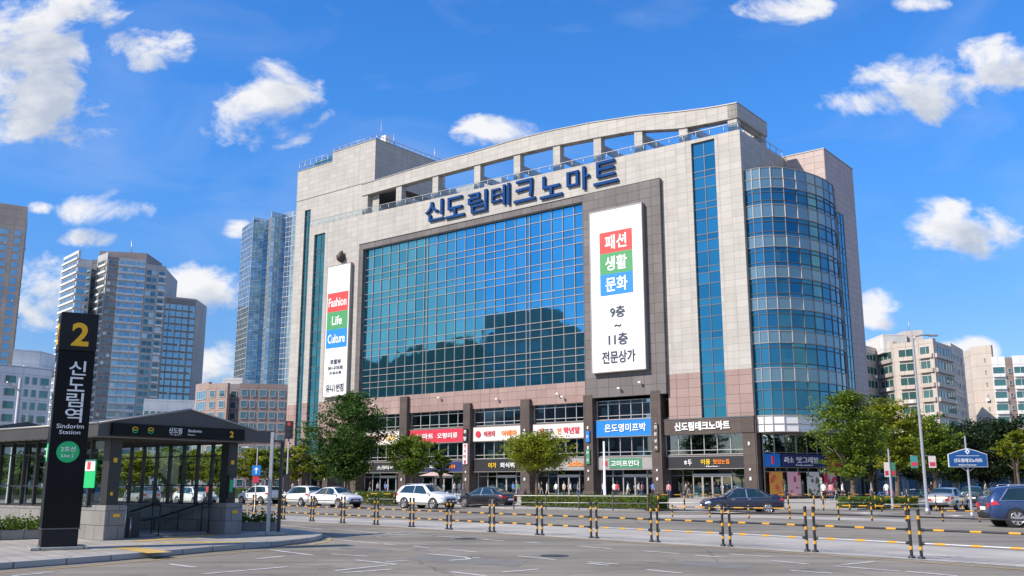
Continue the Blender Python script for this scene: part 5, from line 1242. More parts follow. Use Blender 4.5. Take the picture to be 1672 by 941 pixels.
# hedges
def hedge(pa, pb, h, d, label, seed, Yo=0):
    p = ground(*pa, .12); q = ground(*pb, .12); dv = q - p; L_ = dv.length; s = empty('hedge', p, math.atan2(dv.y, dv.x), label, 'hedge', 'clipped hedges on the pavement')
    mb = MB(); mb.box(.08, L_-.08, .08, d-.08, 0, h-.1); mb.build('stems', M['bark'], s)
    def fn(r):
        x = r.uniform(0, L_); f = r.random()
        if f < .45: return Vector((x, r.gauss(0,.03), r.uniform(0,h)))
        if f < .85: return Vector((x, r.uniform(0,d), h + r.gauss(0,.05)))
        return Vector((r.choice((0, L_)), r.uniform(0,d), r.uniform(0,h)))
    leaf_blob('foliage', M['hedge'], s, fn, int(L_*700), .07, seed)
hedge((851,826.3), (946,828), .72, 1.2, 'long clipped hedge under the yellow-green tree', 1)
hedge((949,828.5), (1072,832), .74, 1.2, 'clipped hedge around the white pole', 2)
hedge((576,822), (640,824), .85, 1.0, 'clipped hedge between the white sedan and the white SUV', 3)
hedge((1385,830), (1500,829), .65, 1.3, 'clipped hedge at the foot of the tall light green tree', 4)
hedge((440,816), (462,817), .7, 1.0, 'small clipped hedge behind the white hatchbacks', 5)

hedge((-10,815), (150,814), 1.0, 1.4, 'long clipped hedge seen through the left glass of the station', 6)
hedge((160,813.5), (300,813), 1.0, 1.4, 'clipped hedge seen through the middle glass of the station', 7)
hedge((310,813), (392,813.5), .95, 1.4, 'clipped hedge seen through the right glass of the station', 8)
car('hatch', PAINT['silver'], ground(232, 824), RD + math.pi, 'silver hatchback seen through the left panes of the station entrance')
car('sedan', PAINT['white'], ground(318, 824.5), RD + .1, 'white sedan seen through the right panes of the station entrance')
car('suv', PAINT['black'], ground(150, 826), RD, 'black SUV seen through the glass beside the station pylon')
tree(20, 815, 742, 70, 790, 84, M['leaf_mid'], 'leafy tree close behind the station glass, at the far left edge', 70, group='trees close behind the station', clumps=90, leaves=45, leaf=.13)
tree(75, 815, 745, 60, 790, 84, M['leaf_deep'], 'leafy tree close behind the station glass, left of the pylon', 71, group='trees close behind the station', clumps=90, leaves=45, leaf=.13)
tree(150, 815, 742, 66, 790, 84, M['leaf_mid'], 'leafy tree close behind the station glass, between the pylon and the station column', 72, group='trees close behind the station', clumps=90, leaves=45, leaf=.13)
tree(218, 815, 745, 62, 790, 84, M['leaf_yel'], 'leafy tree close behind the station glass, through the leftmost panes of the opening', 73, group='trees close behind the station', clumps=90, leaves=45, leaf=.13)
tree(280, 815, 742, 64, 790, 84, M['leaf_mid'], 'leafy tree close behind the station glass, through the middle panes of the opening', 74, group='trees close behind the station', clumps=90, leaves=45, leaf=.13)
tree(345, 815, 740, 60, 790, 84, M['leaf_yel'], 'leafy tree close behind the station glass, through the rightmost panes of the opening', 75, group='trees close behind the station', clumps=90, leaves=45, leaf=.13)
# ------------------------------------------------------------------ BACKGROUND BUILDINGS
M['tw_glass'] = mirror_glass('tower_window_glass', (.14,.32,.44), (.36,.56,.66), metal=.75, wav=.0, blinds=.10)
M['tw_glass_dk'] = mirror_glass('tower_window_dark', (.03,.08,.10), (.18,.32,.38), metal=.6, wav=.0, blinds=.14)
M['tw_glass_gr'] = mirror_glass('green_window_glass', (.02,.09,.09), (.12,.26,.25), metal=.5, wav=.0, blinds=.10)
M['tw_glass_blue'] = mirror_glass('glass_tower_pane', (.15,.30,.40), (.48,.62,.70), metal=.85, wav=.0)
M['tw_frame'] = plain('tower_window_frame', (.50,.50,.49), .6)
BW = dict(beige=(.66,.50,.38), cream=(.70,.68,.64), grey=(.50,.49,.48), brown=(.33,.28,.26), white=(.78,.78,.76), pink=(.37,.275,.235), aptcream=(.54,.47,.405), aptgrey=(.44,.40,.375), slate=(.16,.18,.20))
def bwall(k):
    n = 'tower_wall_' + k
    if n not in M: 
        c = BW[k]; M[n] = tiles(n, c, tuple(min(1, x*1.08) for x in c), tuple(x*.7 for x in c), 6.0, 3.0, 0, .06, stain=.22)
    return M[n]
class Tower:
    def __init__(s, label, origin, name='apartment_tower', group=None):
        s.o = Vector((origin[0], origin[1], 0)); s.root = empty(name, s.o, 0, label, 'building', group); s.win = []; s.bal = []; s.ac = 'apartment' in name
    def L(s, P): return Vector((P[0]-s.o.x, P[1]-s.o.y))
    def face(s, P0, P1, z0, z1, wallmat, cols=None, fh=3.0, wh=1.7, sill=.9, glass=None, bal=None, balmat=None, top=0, zstart=None, thick=.9, frame=None, name='wall'):
        """one facade from P0 to P1 (world xy). cols = list of (t0,t1) window spans as fractions; bal = spans with balcony ledges"""
        a = s.L(P0); b = s.L(P1); d = b - a; L_ = d.length; dn = d / L_; n = Vector((dn.y, -dn.x))
        if n.dot(Vector((-P0[0], -P0[1]))) < 0: n = -n
        w = MB(); w.prism([a, b, b - n*thick, a - n*thick], z0, z1); w.build(name, wallmat, s.root)
        z = (zstart if zstart is not None else z0) ; gl = glass or M['tw_glass_dk']
        while cols and z + fh <= z1 - top + .01:
            for (t0, t1) in cols:
                s.win.append((a + d*t0, a + d*t1, n, z + sill, z + sill + wh, gl, frame or M['tw_frame']))
            z += fh
        if bal:
            z = (zstart if zstart is not None else z0)
            while z + fh <= z1 - top + .01:
                for (t0, t1) in bal:
                    s.bal.append((a + d*t0 + n*.25, a + d*t1 + n*.25, z, balmat or bwall('white')))
                z += fh
        return n
    def finish(s):
        bl = s.bal[::-1]
        for p, q, z, m in bl[:100]: k_ = MB(); k_.obox(p, q, .5, z, z + .85); k_.build('balcony', m, s.root)
        if bl[100:]:
            k_ = MB(); ms = list({b[3].name: b[3] for b in bl[100:]}.values())
            for p, q, z, m in bl[100:]: k_.obox(p, q, .5, z, z + .85, ms.index(m))
            tag(k_.build('balconies', ms, s.root), kind='stuff')
        def add(g, f, w):
            p, q, n, za, zb, gl, fr = w
            o1, o2 = n*.06, n*.12; d = (q - p).normalized(); k = max(1, round((q-p).length / 1.8))
            for i in range(k):
                u, v = p + (q-p)*(i/k), p + (q-p)*((i+1)/k)
                g.face([(*(u+o1), za), (*(v+o1), za), (*(v+o1), zb), (*(u+o1), zb)])
            f.obox(p + o1, q + o1, .24, za - .12, za); f.obox(p + o1, q + o1, .20, zb, zb + .1)
            for i in range(k + 1):
                c = p + (q-p)*(i/k) + o1; f.obox(c - d*.05, c + d*.05, .16, za, zb)
        vis = s.win[::-1]
        for i, w in enumerate(vis[:100]):
            g = MB(); f = MB(); add(g, f, w); fo = f.build('window', w[6], s.root); g.build('pane', w[5], fo)
            if s.ac and (i * 7) % 9 == 0:
                p_, q_, n_, za = w[0], w[1], w[2], w[3]; k_ = MB(); c_ = p_ + (q_ - p_)*.7 + n_*.45; d_ = (q_ - p_).normalized(); k_.obox(c_ - d_*.4, c_ + d_*.4, .35, za - .75, za - .15); k_.build('air_conditioner', M['white'], s.root)
        rest = vis[100:]; byg = {}
        for w in rest: byg.setdefault(w[5].name, []).append(w)
        g = MB(); f = MB(); mats = []
        if rest:
            for k, ws in byg.items():
                mats.append(ws[0][5]); mi = len(mats) - 1
                for w in ws:
                    b0 = len(g.f); add(g, f, w)
                    for q in range(b0, len(g.m)): g.m[q] = mi
            # frames and panes of the remaining windows in one part
            off = len(g.v); mats.append(rest[0][6]); g.v += f.v
            for fc in f.f: g.f.append(tuple(i + off for i in fc)); g.m.append(len(mats)-1); g.sm.append(False)
            tag(g.build('windows', mats, s.root), kind='stuff')
    def block(s, pts, z0, z1, mat, name='roof'):
        m_ = MB(); m_.prism([s.L(p) for p in pts], z0, z1); return m_.build(name, mat, s.root)
def X(px, Y): return (px - CX) / 1582.2 * Y       # column px near the horizon -> world x at depth Y
def P(px, py, Y): 
    v = at_depth(px, py, Y); return (v.x, v.y), v.z
# corner columns lean inward with height; use the top pixel of each edge
# T1 beige tower, far left
Y1 = 345
(a, za), (b, zb), (c, _) = P(-45, 338, Y1-10), P(45, 343, Y1), P(47, 346, Y1+28)
t = Tower('tall beige apartment tower with blue windows at the left edge', a)
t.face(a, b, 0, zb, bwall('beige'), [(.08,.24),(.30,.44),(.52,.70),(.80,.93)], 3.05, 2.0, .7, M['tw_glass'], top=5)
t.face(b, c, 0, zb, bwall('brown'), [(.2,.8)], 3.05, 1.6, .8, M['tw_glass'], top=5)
t.block([a, b, c, (a[0], a[1]+28)], zb - .01, zb + 1.2, bwall('beige'), 'parapet')
t.block([(a[0]+6, a[1]+5), (b[0]-9, b[1]+5), (b[0]-9, b[1]+15), (a[0]+6, a[1]+15)], zb + 1.2, zb + 2.2, bwall('grey'), 'penthouse')
t.finish()
# T2 white low apartment
Y2 = 225
pts = [P(-20, 600, Y2-6), P(40, 598, Y2), P(86, 602, Y2+6)]
t = Tower('small white apartment building behind the pylon', pts[0][0])
t.face(pts[0][0], pts[1][0], 0, pts[1][1], bwall('white'), [(.1,.35),(.5,.8)], 3.0, 1.6, .8, M['tw_glass_gr'], top=1)
t.face(pts[1][0], pts[2][0], 0, pts[2][1], bwall('white'), [(.06,.2),(.32,.48),(.6,.9)], 3.0, 1.6, .8, M['tw_glass_gr'], top=1)
q0, q1 = P(22, 570, Y2+2), P(68, 572, Y2+6); t.block([q0[0], q1[0], (q1[0][0], q1[0][1]+8), (q0[0][0], q0[0][1]+8)], pts[1][1] - .5, q0[1], bwall('white'), 'stair_head')
t.block([pts[0][0], pts[1][0], pts[2][0], (pts[2][0][0], Y2+22), (pts[0][0][0], Y2+22)], pts[1][1]-.4, pts[1][1]-.2, bwall('grey')); t.finish()
# T3 tower cluster
Y3 = 385
def seg(t, pa, pb, ya, yb, py, wallk, cols, glass, fh=3.0, wh=1.9, sill=.6, bal=None, top=.5, name='wall', balk='white', z0=0):
    A, B_ = P(pa, py, ya), P(pb, py, yb)
    t.face(A[0], B_[0], z0, A[1], bwall(wallk), cols, fh, wh, sill, glass, bal, bwall(balk), top, None, name=name)
    return A, B_
o_, _ = P(104, 421, Y3+8)
t = Tower('blue-grey apartment high-rise with stepped wings behind the station', o_)
seg(t, 104, 128, Y3+14, Y3, 421, 'cream', [(.04,.96)], M['tw_glass'], bal=[(0,1)])
seg(t, 128, 151, Y3, Y3+4, 422, 'cream', [(.06,.5),(.56,.94)], M['tw_glass'])
seg(t, 151, 160, Y3+9, Y3+9, 424, 'slate', [(.1,.9)], M['tw_glass_dk'])
seg(t, 160, 176, Y3+6, Y3-2, 419, 'grey', [(.1,.9)], M['tw_glass_dk'], bal=[(.05,.95)])
seg(t, 176, 195, Y3-2, Y3, 419, 'brown', [(.14,.42),(.58,.86)], M['tw_glass_dk'], 3.0, 1.2, .9)
seg(t, 195, 239, Y3, Y3+5, 421, 'cream', [(.04,.30),(.34,.60),(.66,.96)], M['tw_glass'], bal=[(.0,.62),(.64,1)])
seg(t, 239, 272, Y3+5, Y3+10, 431, 'grey', [(.05,.55),(.66,.95)], M['tw_glass_dk'], bal=[(.64,1)])
A, B_ = seg(t, 268, 321, Y3+18, Y3+26, 486, 'white', [(.03,.17),(.2,.37),(.40,.57),(.60,.76),(.82,.98)], M['tw_glass'], 3.0, 2.1, .5)
t.block([A[0], B_[0], (X(319, Y3+44), Y3+44), (A[0][0], Y3+44)], 0, A[1]+.8, bwall('grey'), 'rear_wing')
q0, q1 = P(163, 410, Y3+6), P(240, 414, Y3+10); t.block([q0[0], q1[0], (X(238, Y3+30), Y3+30), (q0[0][0], Y3+30)], P(200,432,Y3)[1], q0[1], bwall('brown'), 'penthouse')
q0, q1 = P(105, 424, Y3+15), P(150, 424, Y3+15); t.block([q0[0], q1[0], (X(148, Y3+40), Y3+40), (q0[0][0], Y3+40)], 0, q0[1] - 1, bwall('grey'), 'rear_wing')
q0, q1 = P(152, 424, Y3+12), P(271, 434, Y3+13); t.block([q0[0], q1[0], (X(266, Y3+40), Y3+40), (q0[0][0], Y3+40)], 0, q1[1] - 1, bwall('grey'), 'rear_wing')
m_ = MB(); pz = P(214, 412, Y3+12); m_.tube([(pz[0][0]-t.o.x, pz[0][1]-t.o.y, pz[1]-1), (pz[0][0]-t.o.x, pz[0][1]-t.o.y, pz[1]+5)], .2, 5); m_.build('antenna', M['galv'], t.root)
t.finish()
t = Tower('low white apartment block with rows of windows behind the station roof', P(250, 655, 340)[0])
A, B_ = seg(t, 235, 326, 335, 342, 655, 'white', [(i/9+.02, i/9+.095) for i in range(9)], M['tw_glass_gr'], 3.0, 1.6, .8)
t.block([A[0], B_[0], (B_[0][0], 360), (A[0][0], 360)], A[1]-.1, A[1]+.8, bwall('white'), 'parapet'); t.finish()
# T4 glass tower
Y4 = 390
t = Tower('faceted blue glass skyscraper left of the store', P(398, 367, Y4)[0], 'glass_tower')
EDG = [(397,367,Y4+14),(414,358,Y4+2),(439,357.5,Y4+7),(444,348,Y4-1),(463,346.5,Y4+3),(486,350,Y4-2)]
for k in range(5):
    (pa, ya, da), (pb, yb, db) = EDG[k], EDG[k+1]
    A, B_ = P(pa, min(ya,yb), da), P(pb, min(ya,yb), db); a, b = t.L(A[0]), t.L(B_[0]); H_ = P((pa+pb)/2, (ya if k != 2 else 357), (da+db)/2)[1]
    d = b - a; n_ = Vector((d.y, -d.x)).normalized()
    g = MB(); f = MB(); nx = max(2, round(d.length/2.1)); nz = int(H_/2.15)
    for i in range(nx):
        for j in range(nz):
            p, q = a + d*(i/nx), a + d*((i+1)/nx); g.face([(*p, H_*j/nz), (*q, H_*j/nz), (*q, H_*(j+1)/nz), (*p, H_*(j+1)/nz)])
    for i in range(nx+1): p = a + d*(i/nx); f.obox(p - d.normalized()*.06, p + d.normalized()*.06, .25, 0, H_)
    for j in range(0, nz+1): f.obox(a, b, .20 if j % 2 else .34, H_*j/nz - .06, H_*j/nz + (.06 if j % 2 else .16))
    fo = f.build('curtain_wall', M['tw_frame'], t.root); g.build('pane', M['tw_glass_blue'], fo)
a, b = t.L(P(400,367,Y4+16)[0]), t.L(P(486,350,Y4+12)[0]); m_ = MB(); m_.prism([a, b, (b.x, b.y+22), (a.x, a.y+22)], 0, P(440,362,Y4+14)[1]-1.5); m_.build('core', bwall('slate'), t.root)
# T5 pinkish mid-rise
Y5 = 262
t = Tower('pinkish brown mid-rise block left of the store', P(320, 640, Y5)[0], 'office_block')
seg(t, 320, 341, Y5+7, Y5, 628, 'pink', [(.15,.85)], M['tw_glass'], 3.0, 2.2, .5)
seg(t, 341, 372, Y5, Y5-3, 627, 'pink', [(.10,.36),(.60,.88)], M['tw_glass_dk'], 3.0, 1.7, .8)
seg(t, 372, 392, Y5+1, Y5+1, 627, 'brown', [(.3,.8)], M['tw_glass_dk'], 3.0, 1.7, .8)
seg(t, 392, 470, Y5-4, Y5-1, 626, 'pink', [(.04,.17),(.23,.33),(.41,.56),(.63,.75),(.82,.95)], M['tw_glass_dk'], 3.0, 1.7, .8)
q0, q1 = P(322, 628, Y5+6), P(470, 628, Y5+6); t.block([q0[0], q1[0], (q1[0][0], Y5+20), (q0[0][0], Y5+20)], 0, q0[1]-.4, bwall('grey'), 'rear_wing')
q0, q1 = P(364, 617, Y5+6), P(396, 618, Y5+6); t.block([q0[0], q1[0], (q1[0][0], Y5+14), (q0[0][0], Y5+14)], q0[1]-2.5, q0[1], bwall('cream'), 'stair_head')
t.finish()
# Right: apartments
YA = 200
t = Tower('cream and grey apartment block with green windows right of the store', P(1412, 562, YA)[0], 'apartment_block', )
seg(t, 1404, 1432, YA+2, YA+9, 562, 'aptgrey', [(.25,.85)], M['tw_glass_gr'], 3.0, 1.6, .8)
seg(t, 1432, 1458, YA+9, YA+2, 565, 'aptcream', [(.1,.9)], M['tw_glass_gr'], 3.0, 1.6, .8, bal=[(.1,.9)], balk='aptgrey')
seg(t, 1458, 1499, YA+2, YA-2, 562, 'aptcream', [(.2,.78)], M['tw_glass_gr'], 3.0, 1.6, .8, bal=[(.2,.78)], balk='aptcream')
seg(t, 1499, 1523, YA-3, YA-6, 556, 'aptcream', [(.08,.9)], M['tw_glass_gr'], 3.0, 1.6, .8, bal=[(.05,.95)], balk='aptcream')
seg(t, 1523, 1552, YA-6, YA+3, 556, 'aptcream', [(.05,.5),(.56,.95)], M['tw_glass_gr'], 3.0, 1.7, .8, bal=[(.02,.98)], balk='aptcream')
seg(t, 1552, 1571, YA+3, YA+14, 560, 'aptcream', [(.12,.22),(.40,.50),(.7,.78)], M['tw_glass_gr'], 3.0, 1.0, 1.0)
t.block([P(1406,566,YA+11)[0], P(1460,566,YA+11)[0], P(1520,558,YA+4)[0], P(1570,563,YA+15)[0], (X(1571,YA+30), YA+30), (X(1404,YA+30), YA+30)], 0, P(1520,560,YA)[1]-2.37, bwall('aptgrey'), 'rear_wing')
q0, q1 = P(1441, 546, YA+4), P(1480, 545, YA+4); t.block([q0[0], q1[0], (q1[0][0], YA+14), (q0[0][0], YA+14)], q0[1]-4, q0[1], bwall('cream'), 'stair_head')
q0, q1 = P(1476, 541, YA+5), P(1506, 541, YA+3); t.block([q0[0], q1[0], (q1[0][0], YA+12), (q0[0][0], YA+12)], q0[1]-4, q0[1], bwall('aptgrey'), 'lift_head')
m_ = MB(); v = t.L(q0[0]); m_.tube([(v.x+2, v.y+2, q0[1]), (v.x+2, v.y+2, q0[1]+2.8)], .08, 5); m_.build('antenna', M['galv'], t.root); t.finish()
YB = 232
t = Tower('recessed grey apartment wing between the two apartment blocks', P(1565, 587, YB+8)[0], 'apartment_block')
seg(t, 1562, 1592, YB+14, YB+10, 588, 'aptgrey', [(.2,.45),(.6,.85)], M['tw_glass_gr'], 3.0, 1.3, .9); 
t.block([P(1562,589,YB+15)[0], P(1592,589,YB+15)[0], (X(1592,YB+30), YB+30), (X(1562,YB+30), YB+30)], 0, P(1580,590,YB+15)[1], bwall('aptgrey'), 'rear_wing'); t.finish()
t = Tower('white apartment block with green windows at the right edge', P(1586, 567, YB)[0], 'apartment_block')
seg(t, 1583, 1618, YB+4, YB, 567, 'aptcream', [(.62,.68)], M['tw_glass_gr'], 3.0, .8, 1.1)
seg(t, 1618, 1640, YB, YB-1, 583, 'white', [(.05,.92)], M['tw_glass_gr'], 3.0, 1.5, .9, bal=[(.05,.92)], balk='white')
seg(t, 1640, 1652, YB-1, YB-1, 584, 'pink', [(.3,.7)], M['tw_glass_gr'], 3.0, .9, 1.1)
seg(t, 1652, 1676, YB-1, YB-2, 581, 'white', [(.05,.92)], M['tw_glass_gr'], 3.0, 1.5, .9, bal=[(.05,.92)], balk='white')
seg(t, 1676, 1760, YB-2, YB-5, 581, 'white', [(.05,.3),(.4,.65),(.75,.95)], M['tw_glass_gr'], 3.0, 1.5, .9)
q0, q1 = P(1585,569,YB+5), P(1618,569,YB+2); t.block([q0[0], q1[0], (q1[0][0], YB+16), (q0[0][0], YB+16)], 0, q0[1]-.2, bwall('aptcream'), 'stair_head')
q0, q1 = P(1618,584,YB+2), P(1770,584,YB); t.block([q0[0], q1[0], (q1[0][0], YB+16), (q0[0][0], YB+16)], 0, q0[1]-.3, bwall('aptcream'), 'rear_wing')
t.finish()
# low shops under the dark trees on the right
t = Tower('row of low grey shop units under the dark trees on the right', (X(1500,128), 128), 'shop_row')
A, B_ = (X(1430,150), 150), (X(1800,118), 118)
t.face(A, B_, 0, 4.6, bwall('aptgrey'), [(i/12+.01, i/12+.065) for i in range(12)], 4.4, 2.6, .4, M['tw_glass_dk'], top=-.2); t.finish()
# office buildings across the street on the left: outside the frame, seen mirrored in the store's glass
nW = Vector((-.622, -.783, 0)).normalized()
def mirrored(px, py, dist):
    Pw = BM_ @ on_front(px, py, .1); d = ray(px, py); d.normalize(); r = d - 2*d.dot(nW)*nW; q = Pw + r*(dist/math.hypot(r.x, r.y)); return q
def mirror_block(pa, pb, pyt, dist, label, wallk, fh=3.6, steps=None):
    a, b = mirrored(pa, pyt, dist), mirrored(pb, pyt, dist + 4); H_ = (a.z + b.z)/2
    ctr = BM_ @ Vector((-40, 0, 0))
    t = Tower(label, (a.x, a.y), 'office_building'); A, B_ = (a.x, a.y), (b.x, b.y); aa, bb = t.L(A), t.L(B_); d = bb - aa; n = Vector((d.y, -d.x)).normalized()
    if n.dot(Vector((ctr.x - a.x, ctr.y - a.y))) < 0: n = -n
    m_ = MB(); m_.prism([aa, bb, bb - n*16, aa - n*16], 0, H_); m_.build('wall', bwall(wallk), t.root)
    if steps:
        for (f0, f1, dz) in steps: m_ = MB(); m_.prism([aa + d*f0 - n, aa + d*f1 - n, aa + d*f1 - n*9, aa + d*f0 - n*9], H_, H_ + dz); m_.build('roof_block', bwall(wallk), t.root)
    z = 1.0
    while z + fh < H_:
        w = MB(); w.obox(aa + d*.03 + n*.05, aa + d*.97 + n*.05, .1, z + 1.0, z + 2.9); w.build('window_band', M['tw_glass_dk'], t.root); z += fh
mirror_block(892, 786, 530, 92, 'dark office building across the street, seen mirrored in the right part of the glass front', 'slate', 3.6, [(.12,.9,3.2)])
rr_ = random.Random(4); prof = [(560,600),(600,590),(640,584),(680,574),(720,566),(760,556),(800,560),(860,585),(920,612),(1000,622)]
V1 = []
for (pa, ya), (pb, yb) in zip(prof[:-1], prof[1:]):
    for k in range(8): f_ = k / 8; q = mirrored(pa + (pb-pa)*f_, ya + (yb-ya)*f_, 150); V1.append(q + Vector((0, 0, rr_.uniform(-.9, .9))))
mb = MB(); nh = (V1[-1] - V1[0]); nh = Vector((-nh.y, nh.x, 0)).normalized()
if nh.dot(CORNER - V1[0]) < 0: nh = -nh
for a, b in zip(V1[:-1], V1[1:]):
    af, bf = Vector((a.x, a.y, 0)) + nh*22, Vector((b.x, b.y, 0)) + nh*22; ab, bb2 = Vector((a.x, a.y, 0)) - nh*40, Vector((b.x, b.y, 0)) - nh*40
    mb.face([af, bf, b, a], 0, True); mb.face([a, b, bb2, ab], 0, True)
M['hill'] = plain('wooded_hill', (.025,.045,.018), .95, 0, .5, .25, .8, bscale=1.2)
tag(mb.build('hill', M['hill']), kind='structure')
mirror_block(1000, 900, 622, 100, 'low building across the street, mirrored at the lower right of the glass front', 'slate')

# ------------------------------------------------------------------ STREET FURNITURE
def pole(px, pyb, pyt, Y, r, mat, label, name='lamp_post', cat='lamp post', parts=None, lean=0):
    b = at_depth(px, pyb, Y); b.z = 0; zt_ = at_depth(px - lean, pyt, Y).z
    s = empty(name, b, 0, label, cat); m_ = MB(); m_.tube([(0,0,0), (0,0,.35), (0,0,.36), (0,0,zt_)], [r*1.6, r*1.5, r, r*.65], 12); m_.build('pole', mat, s)
    return s, zt_
s, zt_ = pole(1515, 840, 553, 56, .095, M['galv'], 'tall grey street lamp post beside the silver sedan', lean=18)
m_ = MB(); m_.tube([(0,0,zt_-.1),(.15,0,zt_+.12),(.5,0,zt_+.2),(1.0,0,zt_+.2)], .05, 8); m_.build('arm', M['galv'], s)
m_ = MB(); m_.box(.95,1.5,-.12,.12,zt_+.13,zt_+.24); m_.build('lamp_head', M['galv'], s, .03)
for dx, mt in ((-.75, 'teal'), (.30, 'cream')):
    z0 = at_depth(1503, 764, 56).z; z1 = at_depth(1503, 745, 56).z
    f = tag(empty('pole_banner', s.location + Vector((dx, -.02, z0)), 0), 'teal banner on the left of the lamp post' if dx < 0 else 'pink and white banner on the right of the lamp post', 'banner', 'banners on the lamp post')
    m_ = MB(); m_.box(0, .42, -.01, .01, 0, z1 - z0); m_.build('banner_cloth', S[mt], f)
    m_ = MB(); m_.box(.05, .37, -.02, -.012, .1, .32); m_.build('printed_patch', S['pinkred'], f)
    m_ = MB(); m_.tube([(0,0,z1-z0+.02),(.45 if dx<0 else -.15,0,z1-z0+.02)] if dx<0 else [(-.3,0,z1-z0+.02),(.42,0,z1-z0+.02)], .012, 5); m_.build('bracket', M['galv'], f)
s, zt_ = pole(988, 831, 721, 69, .10, M['white'], 'slim white pole rising from the clipped hedge', 'slim_pole', 'pole')
s, zt_ = pole(1458, 834, 733, 64, .08, M['galv'], 'grey pole with small banners left of the lamp post', 'slim_pole', 'pole')
for dx, mt in ((-.36, 'cream'), (.08, 'green')):
    z0 = at_depth(1458, 779, 64).z; m_ = MB(); m_.box(dx, dx+.3, -.012, .012, z0, z0+.95); m_.build('banner_cloth', S[mt], s); m_ = MB(); m_.box(dx+.04, dx+.26, -.02, -.013, z0+.1, z0+.4); m_.build('printed_patch', S['red'], s)
s, zt_ = pole(1661, 812, 745, 70, .09, M['frame'], 'dark grey pole at the right edge above the blue SUV', 'slim_pole', 'pole')
s, zt_ = pole(12, 826, 618, 46, .11, M['galv'], 'weathered grey utility pole at the left edge', 'utility_pole', 'pole')
m_ = MB(); m_.tube([(0,-.02,zt_-.6),(.0,-1.2,zt_-.3)], .04, 6); m_.build('cross_arm', M['galv'], s)
# blue street sign
s, zt_ = pole(1588, 848, 712, 48, .06, M['galv'], 'blue roof-shaped street sign on a slim grey pole in front of the silver sedan', 'street_sign', 'street sign')
z0 = at_depth(1588, 763, 48).z; z1 = at_depth(1588, 742, 48).z; z2 = at_depth(1588, 732, 48).z; hw = (at_depth(1617,750,48).x - at_depth(1553,750,48).x)/2
def gable(o, y0, y1, mat, name, par):
    pts = [(-hw+o, z0+o), (hw-o, z0+o), (hw-o, z1-o*.5), (hw*.45, z1+(z2-z1)*.62-o), (0, z2-o), (-hw*.45, z1+(z2-z1)*.62-o), (-hw+o, z1-o*.5)]
    m_ = MB(); m_.face([(x, y0, z) for x, z in pts]); m_.face([(x, y1, z) for x, z in pts])
    for i in range(len(pts)): a, b = pts[i], pts[(i+1) % len(pts)]; m_.face([(a[0],y0,a[1]),(b[0],y0,b[1]),(b[0],y1,b[1]),(a[0],y1,a[1])])
    return m_.build(name, mat, par)
gable(0, -.10, -.06, M['white'], 'sign_border', s); pl = gable(.035, -.115, -.102, plain('street_sign_blue', (.008,.085,.28), .5, 0, .1, 2), 'sign_plate', s)
lettering('신도림테크노마트', S['letter'], s, 0, -.125, z0 + (z1-z0)*.52, hw*1.45, .19, .01, .02); lettering('Sindorim Technomart', S['letter'], s, -.05, -.125, z0 + .11, hw*.9, .07, .01, .01)
m_ = MB(); m_.box(-hw*.6, hw*.6, -.125, -.118, z0+(z1-z0)*.86, z0+(z1-z0)*.86+.02); m_.build('rule', S['letter'], s)
m_ = MB(); zc = z1 + .12; m_.face([(0,-.125,zc+.17),(.13,-.125,zc+.02),(0,-.125,zc-.14),(-.13,-.125,zc+.02)]); m_.build('emblem', S['letter'], s)
m_ = MB(); m_.face([(0,-.13,zc+.07),(.05,-.13,zc+.01),(0,-.13,zc-.05),(-.05,-.13,zc+.01)]); m_.build('emblem_centre', S['blue'], s)
m_ = MB(); m_.tube([(-.35,-.06,z0),(0,0,z0-.25),(.35,-.06,z0)], .018, 5); m_.build('brace', M['galv'], s)
# traffic signal and round road sign left of the store
s, zt_ = pole(467, 818, 690, 92, .10, M['galv'], 'grey pole with a black traffic signal box left of the store', 'traffic_signal', 'traffic light')
m_ = MB(); z0 = at_depth(469, 717, 92).z; z1 = at_depth(469, 688, 92).z; m_.box(-.32, .40, -.35, -.05, z0, z1); h_ = m_.build('signal_housing', M['black'], s, .03)
for k, mt in enumerate((M['redlight'], M['orange'], M['linegreen'])): 
    m_ = MB(); zc = z1 - .3 - k*.52; m_.tube([(.04,-.36,zc),(.04,-.39,zc)], .17, 16, smooth=False); m_.build('lens', mt if k == 0 else M['trim'], h_)
m_ = MB(); m_.box(-.25,.25,-.2,.2,.8,2.6); m_.build('control_box', M['frame'], s, .02)
s, zt_ = pole(415, 845, 731, 52, .04, M['galv'], 'slim road sign pole with a blue arrow plate right of the station', 'road_sign', 'road sign')
m_ = MB(); zc = at_depth(415, 769, 52).z; m_.box(-.24, .24, -.07, -.045, zc-.25, zc+.28); m_.build('sign_plate', S['blue'], s, .01)
m_ = MB(); m_.face([(-.03,-.075,zc-.15),(.03,-.075,zc-.15),(.03,-.075,zc+.05),(-.03,-.075,zc+.05)]); m_.face([(-.12,-.075,zc+.05),(.12,-.075,zc+.05),(0,-.075,zc+.2)]); m_.build('arrow', S['letter'], s)
m_ = MB(); m_.box(-.18,.18,-.07,-.045,zc-.62,zc-.3); m_.build('sign_plate', S['red'], s, .01)
m_ = MB(); m_.tube([(0,0,zt_),(-.9,0,zt_+.02)], .03, 6); m_.build('arm', M['galv'], s)
# parasol at the left shops
pb = at_depth(712, 818, 100); pb.z = .12
s = empty('parasol', pb, 0, 'pale pink parasol in front of the dark navy shop sign', 'parasol')
m_ = MB(); m_.tube([(0,0,0),(0,0,2.6)], .04, 8); m_.build('pole', M['mullion'], s)
m_ = MB(); m_.tube([(0,0,2.35),(0,0,2.36),(0,0,2.85)], [1.8,1.8,.05], 8, smooth=False); m_.build('canopy', plain('parasol_cloth', (.55,.38,.32), .8), s)

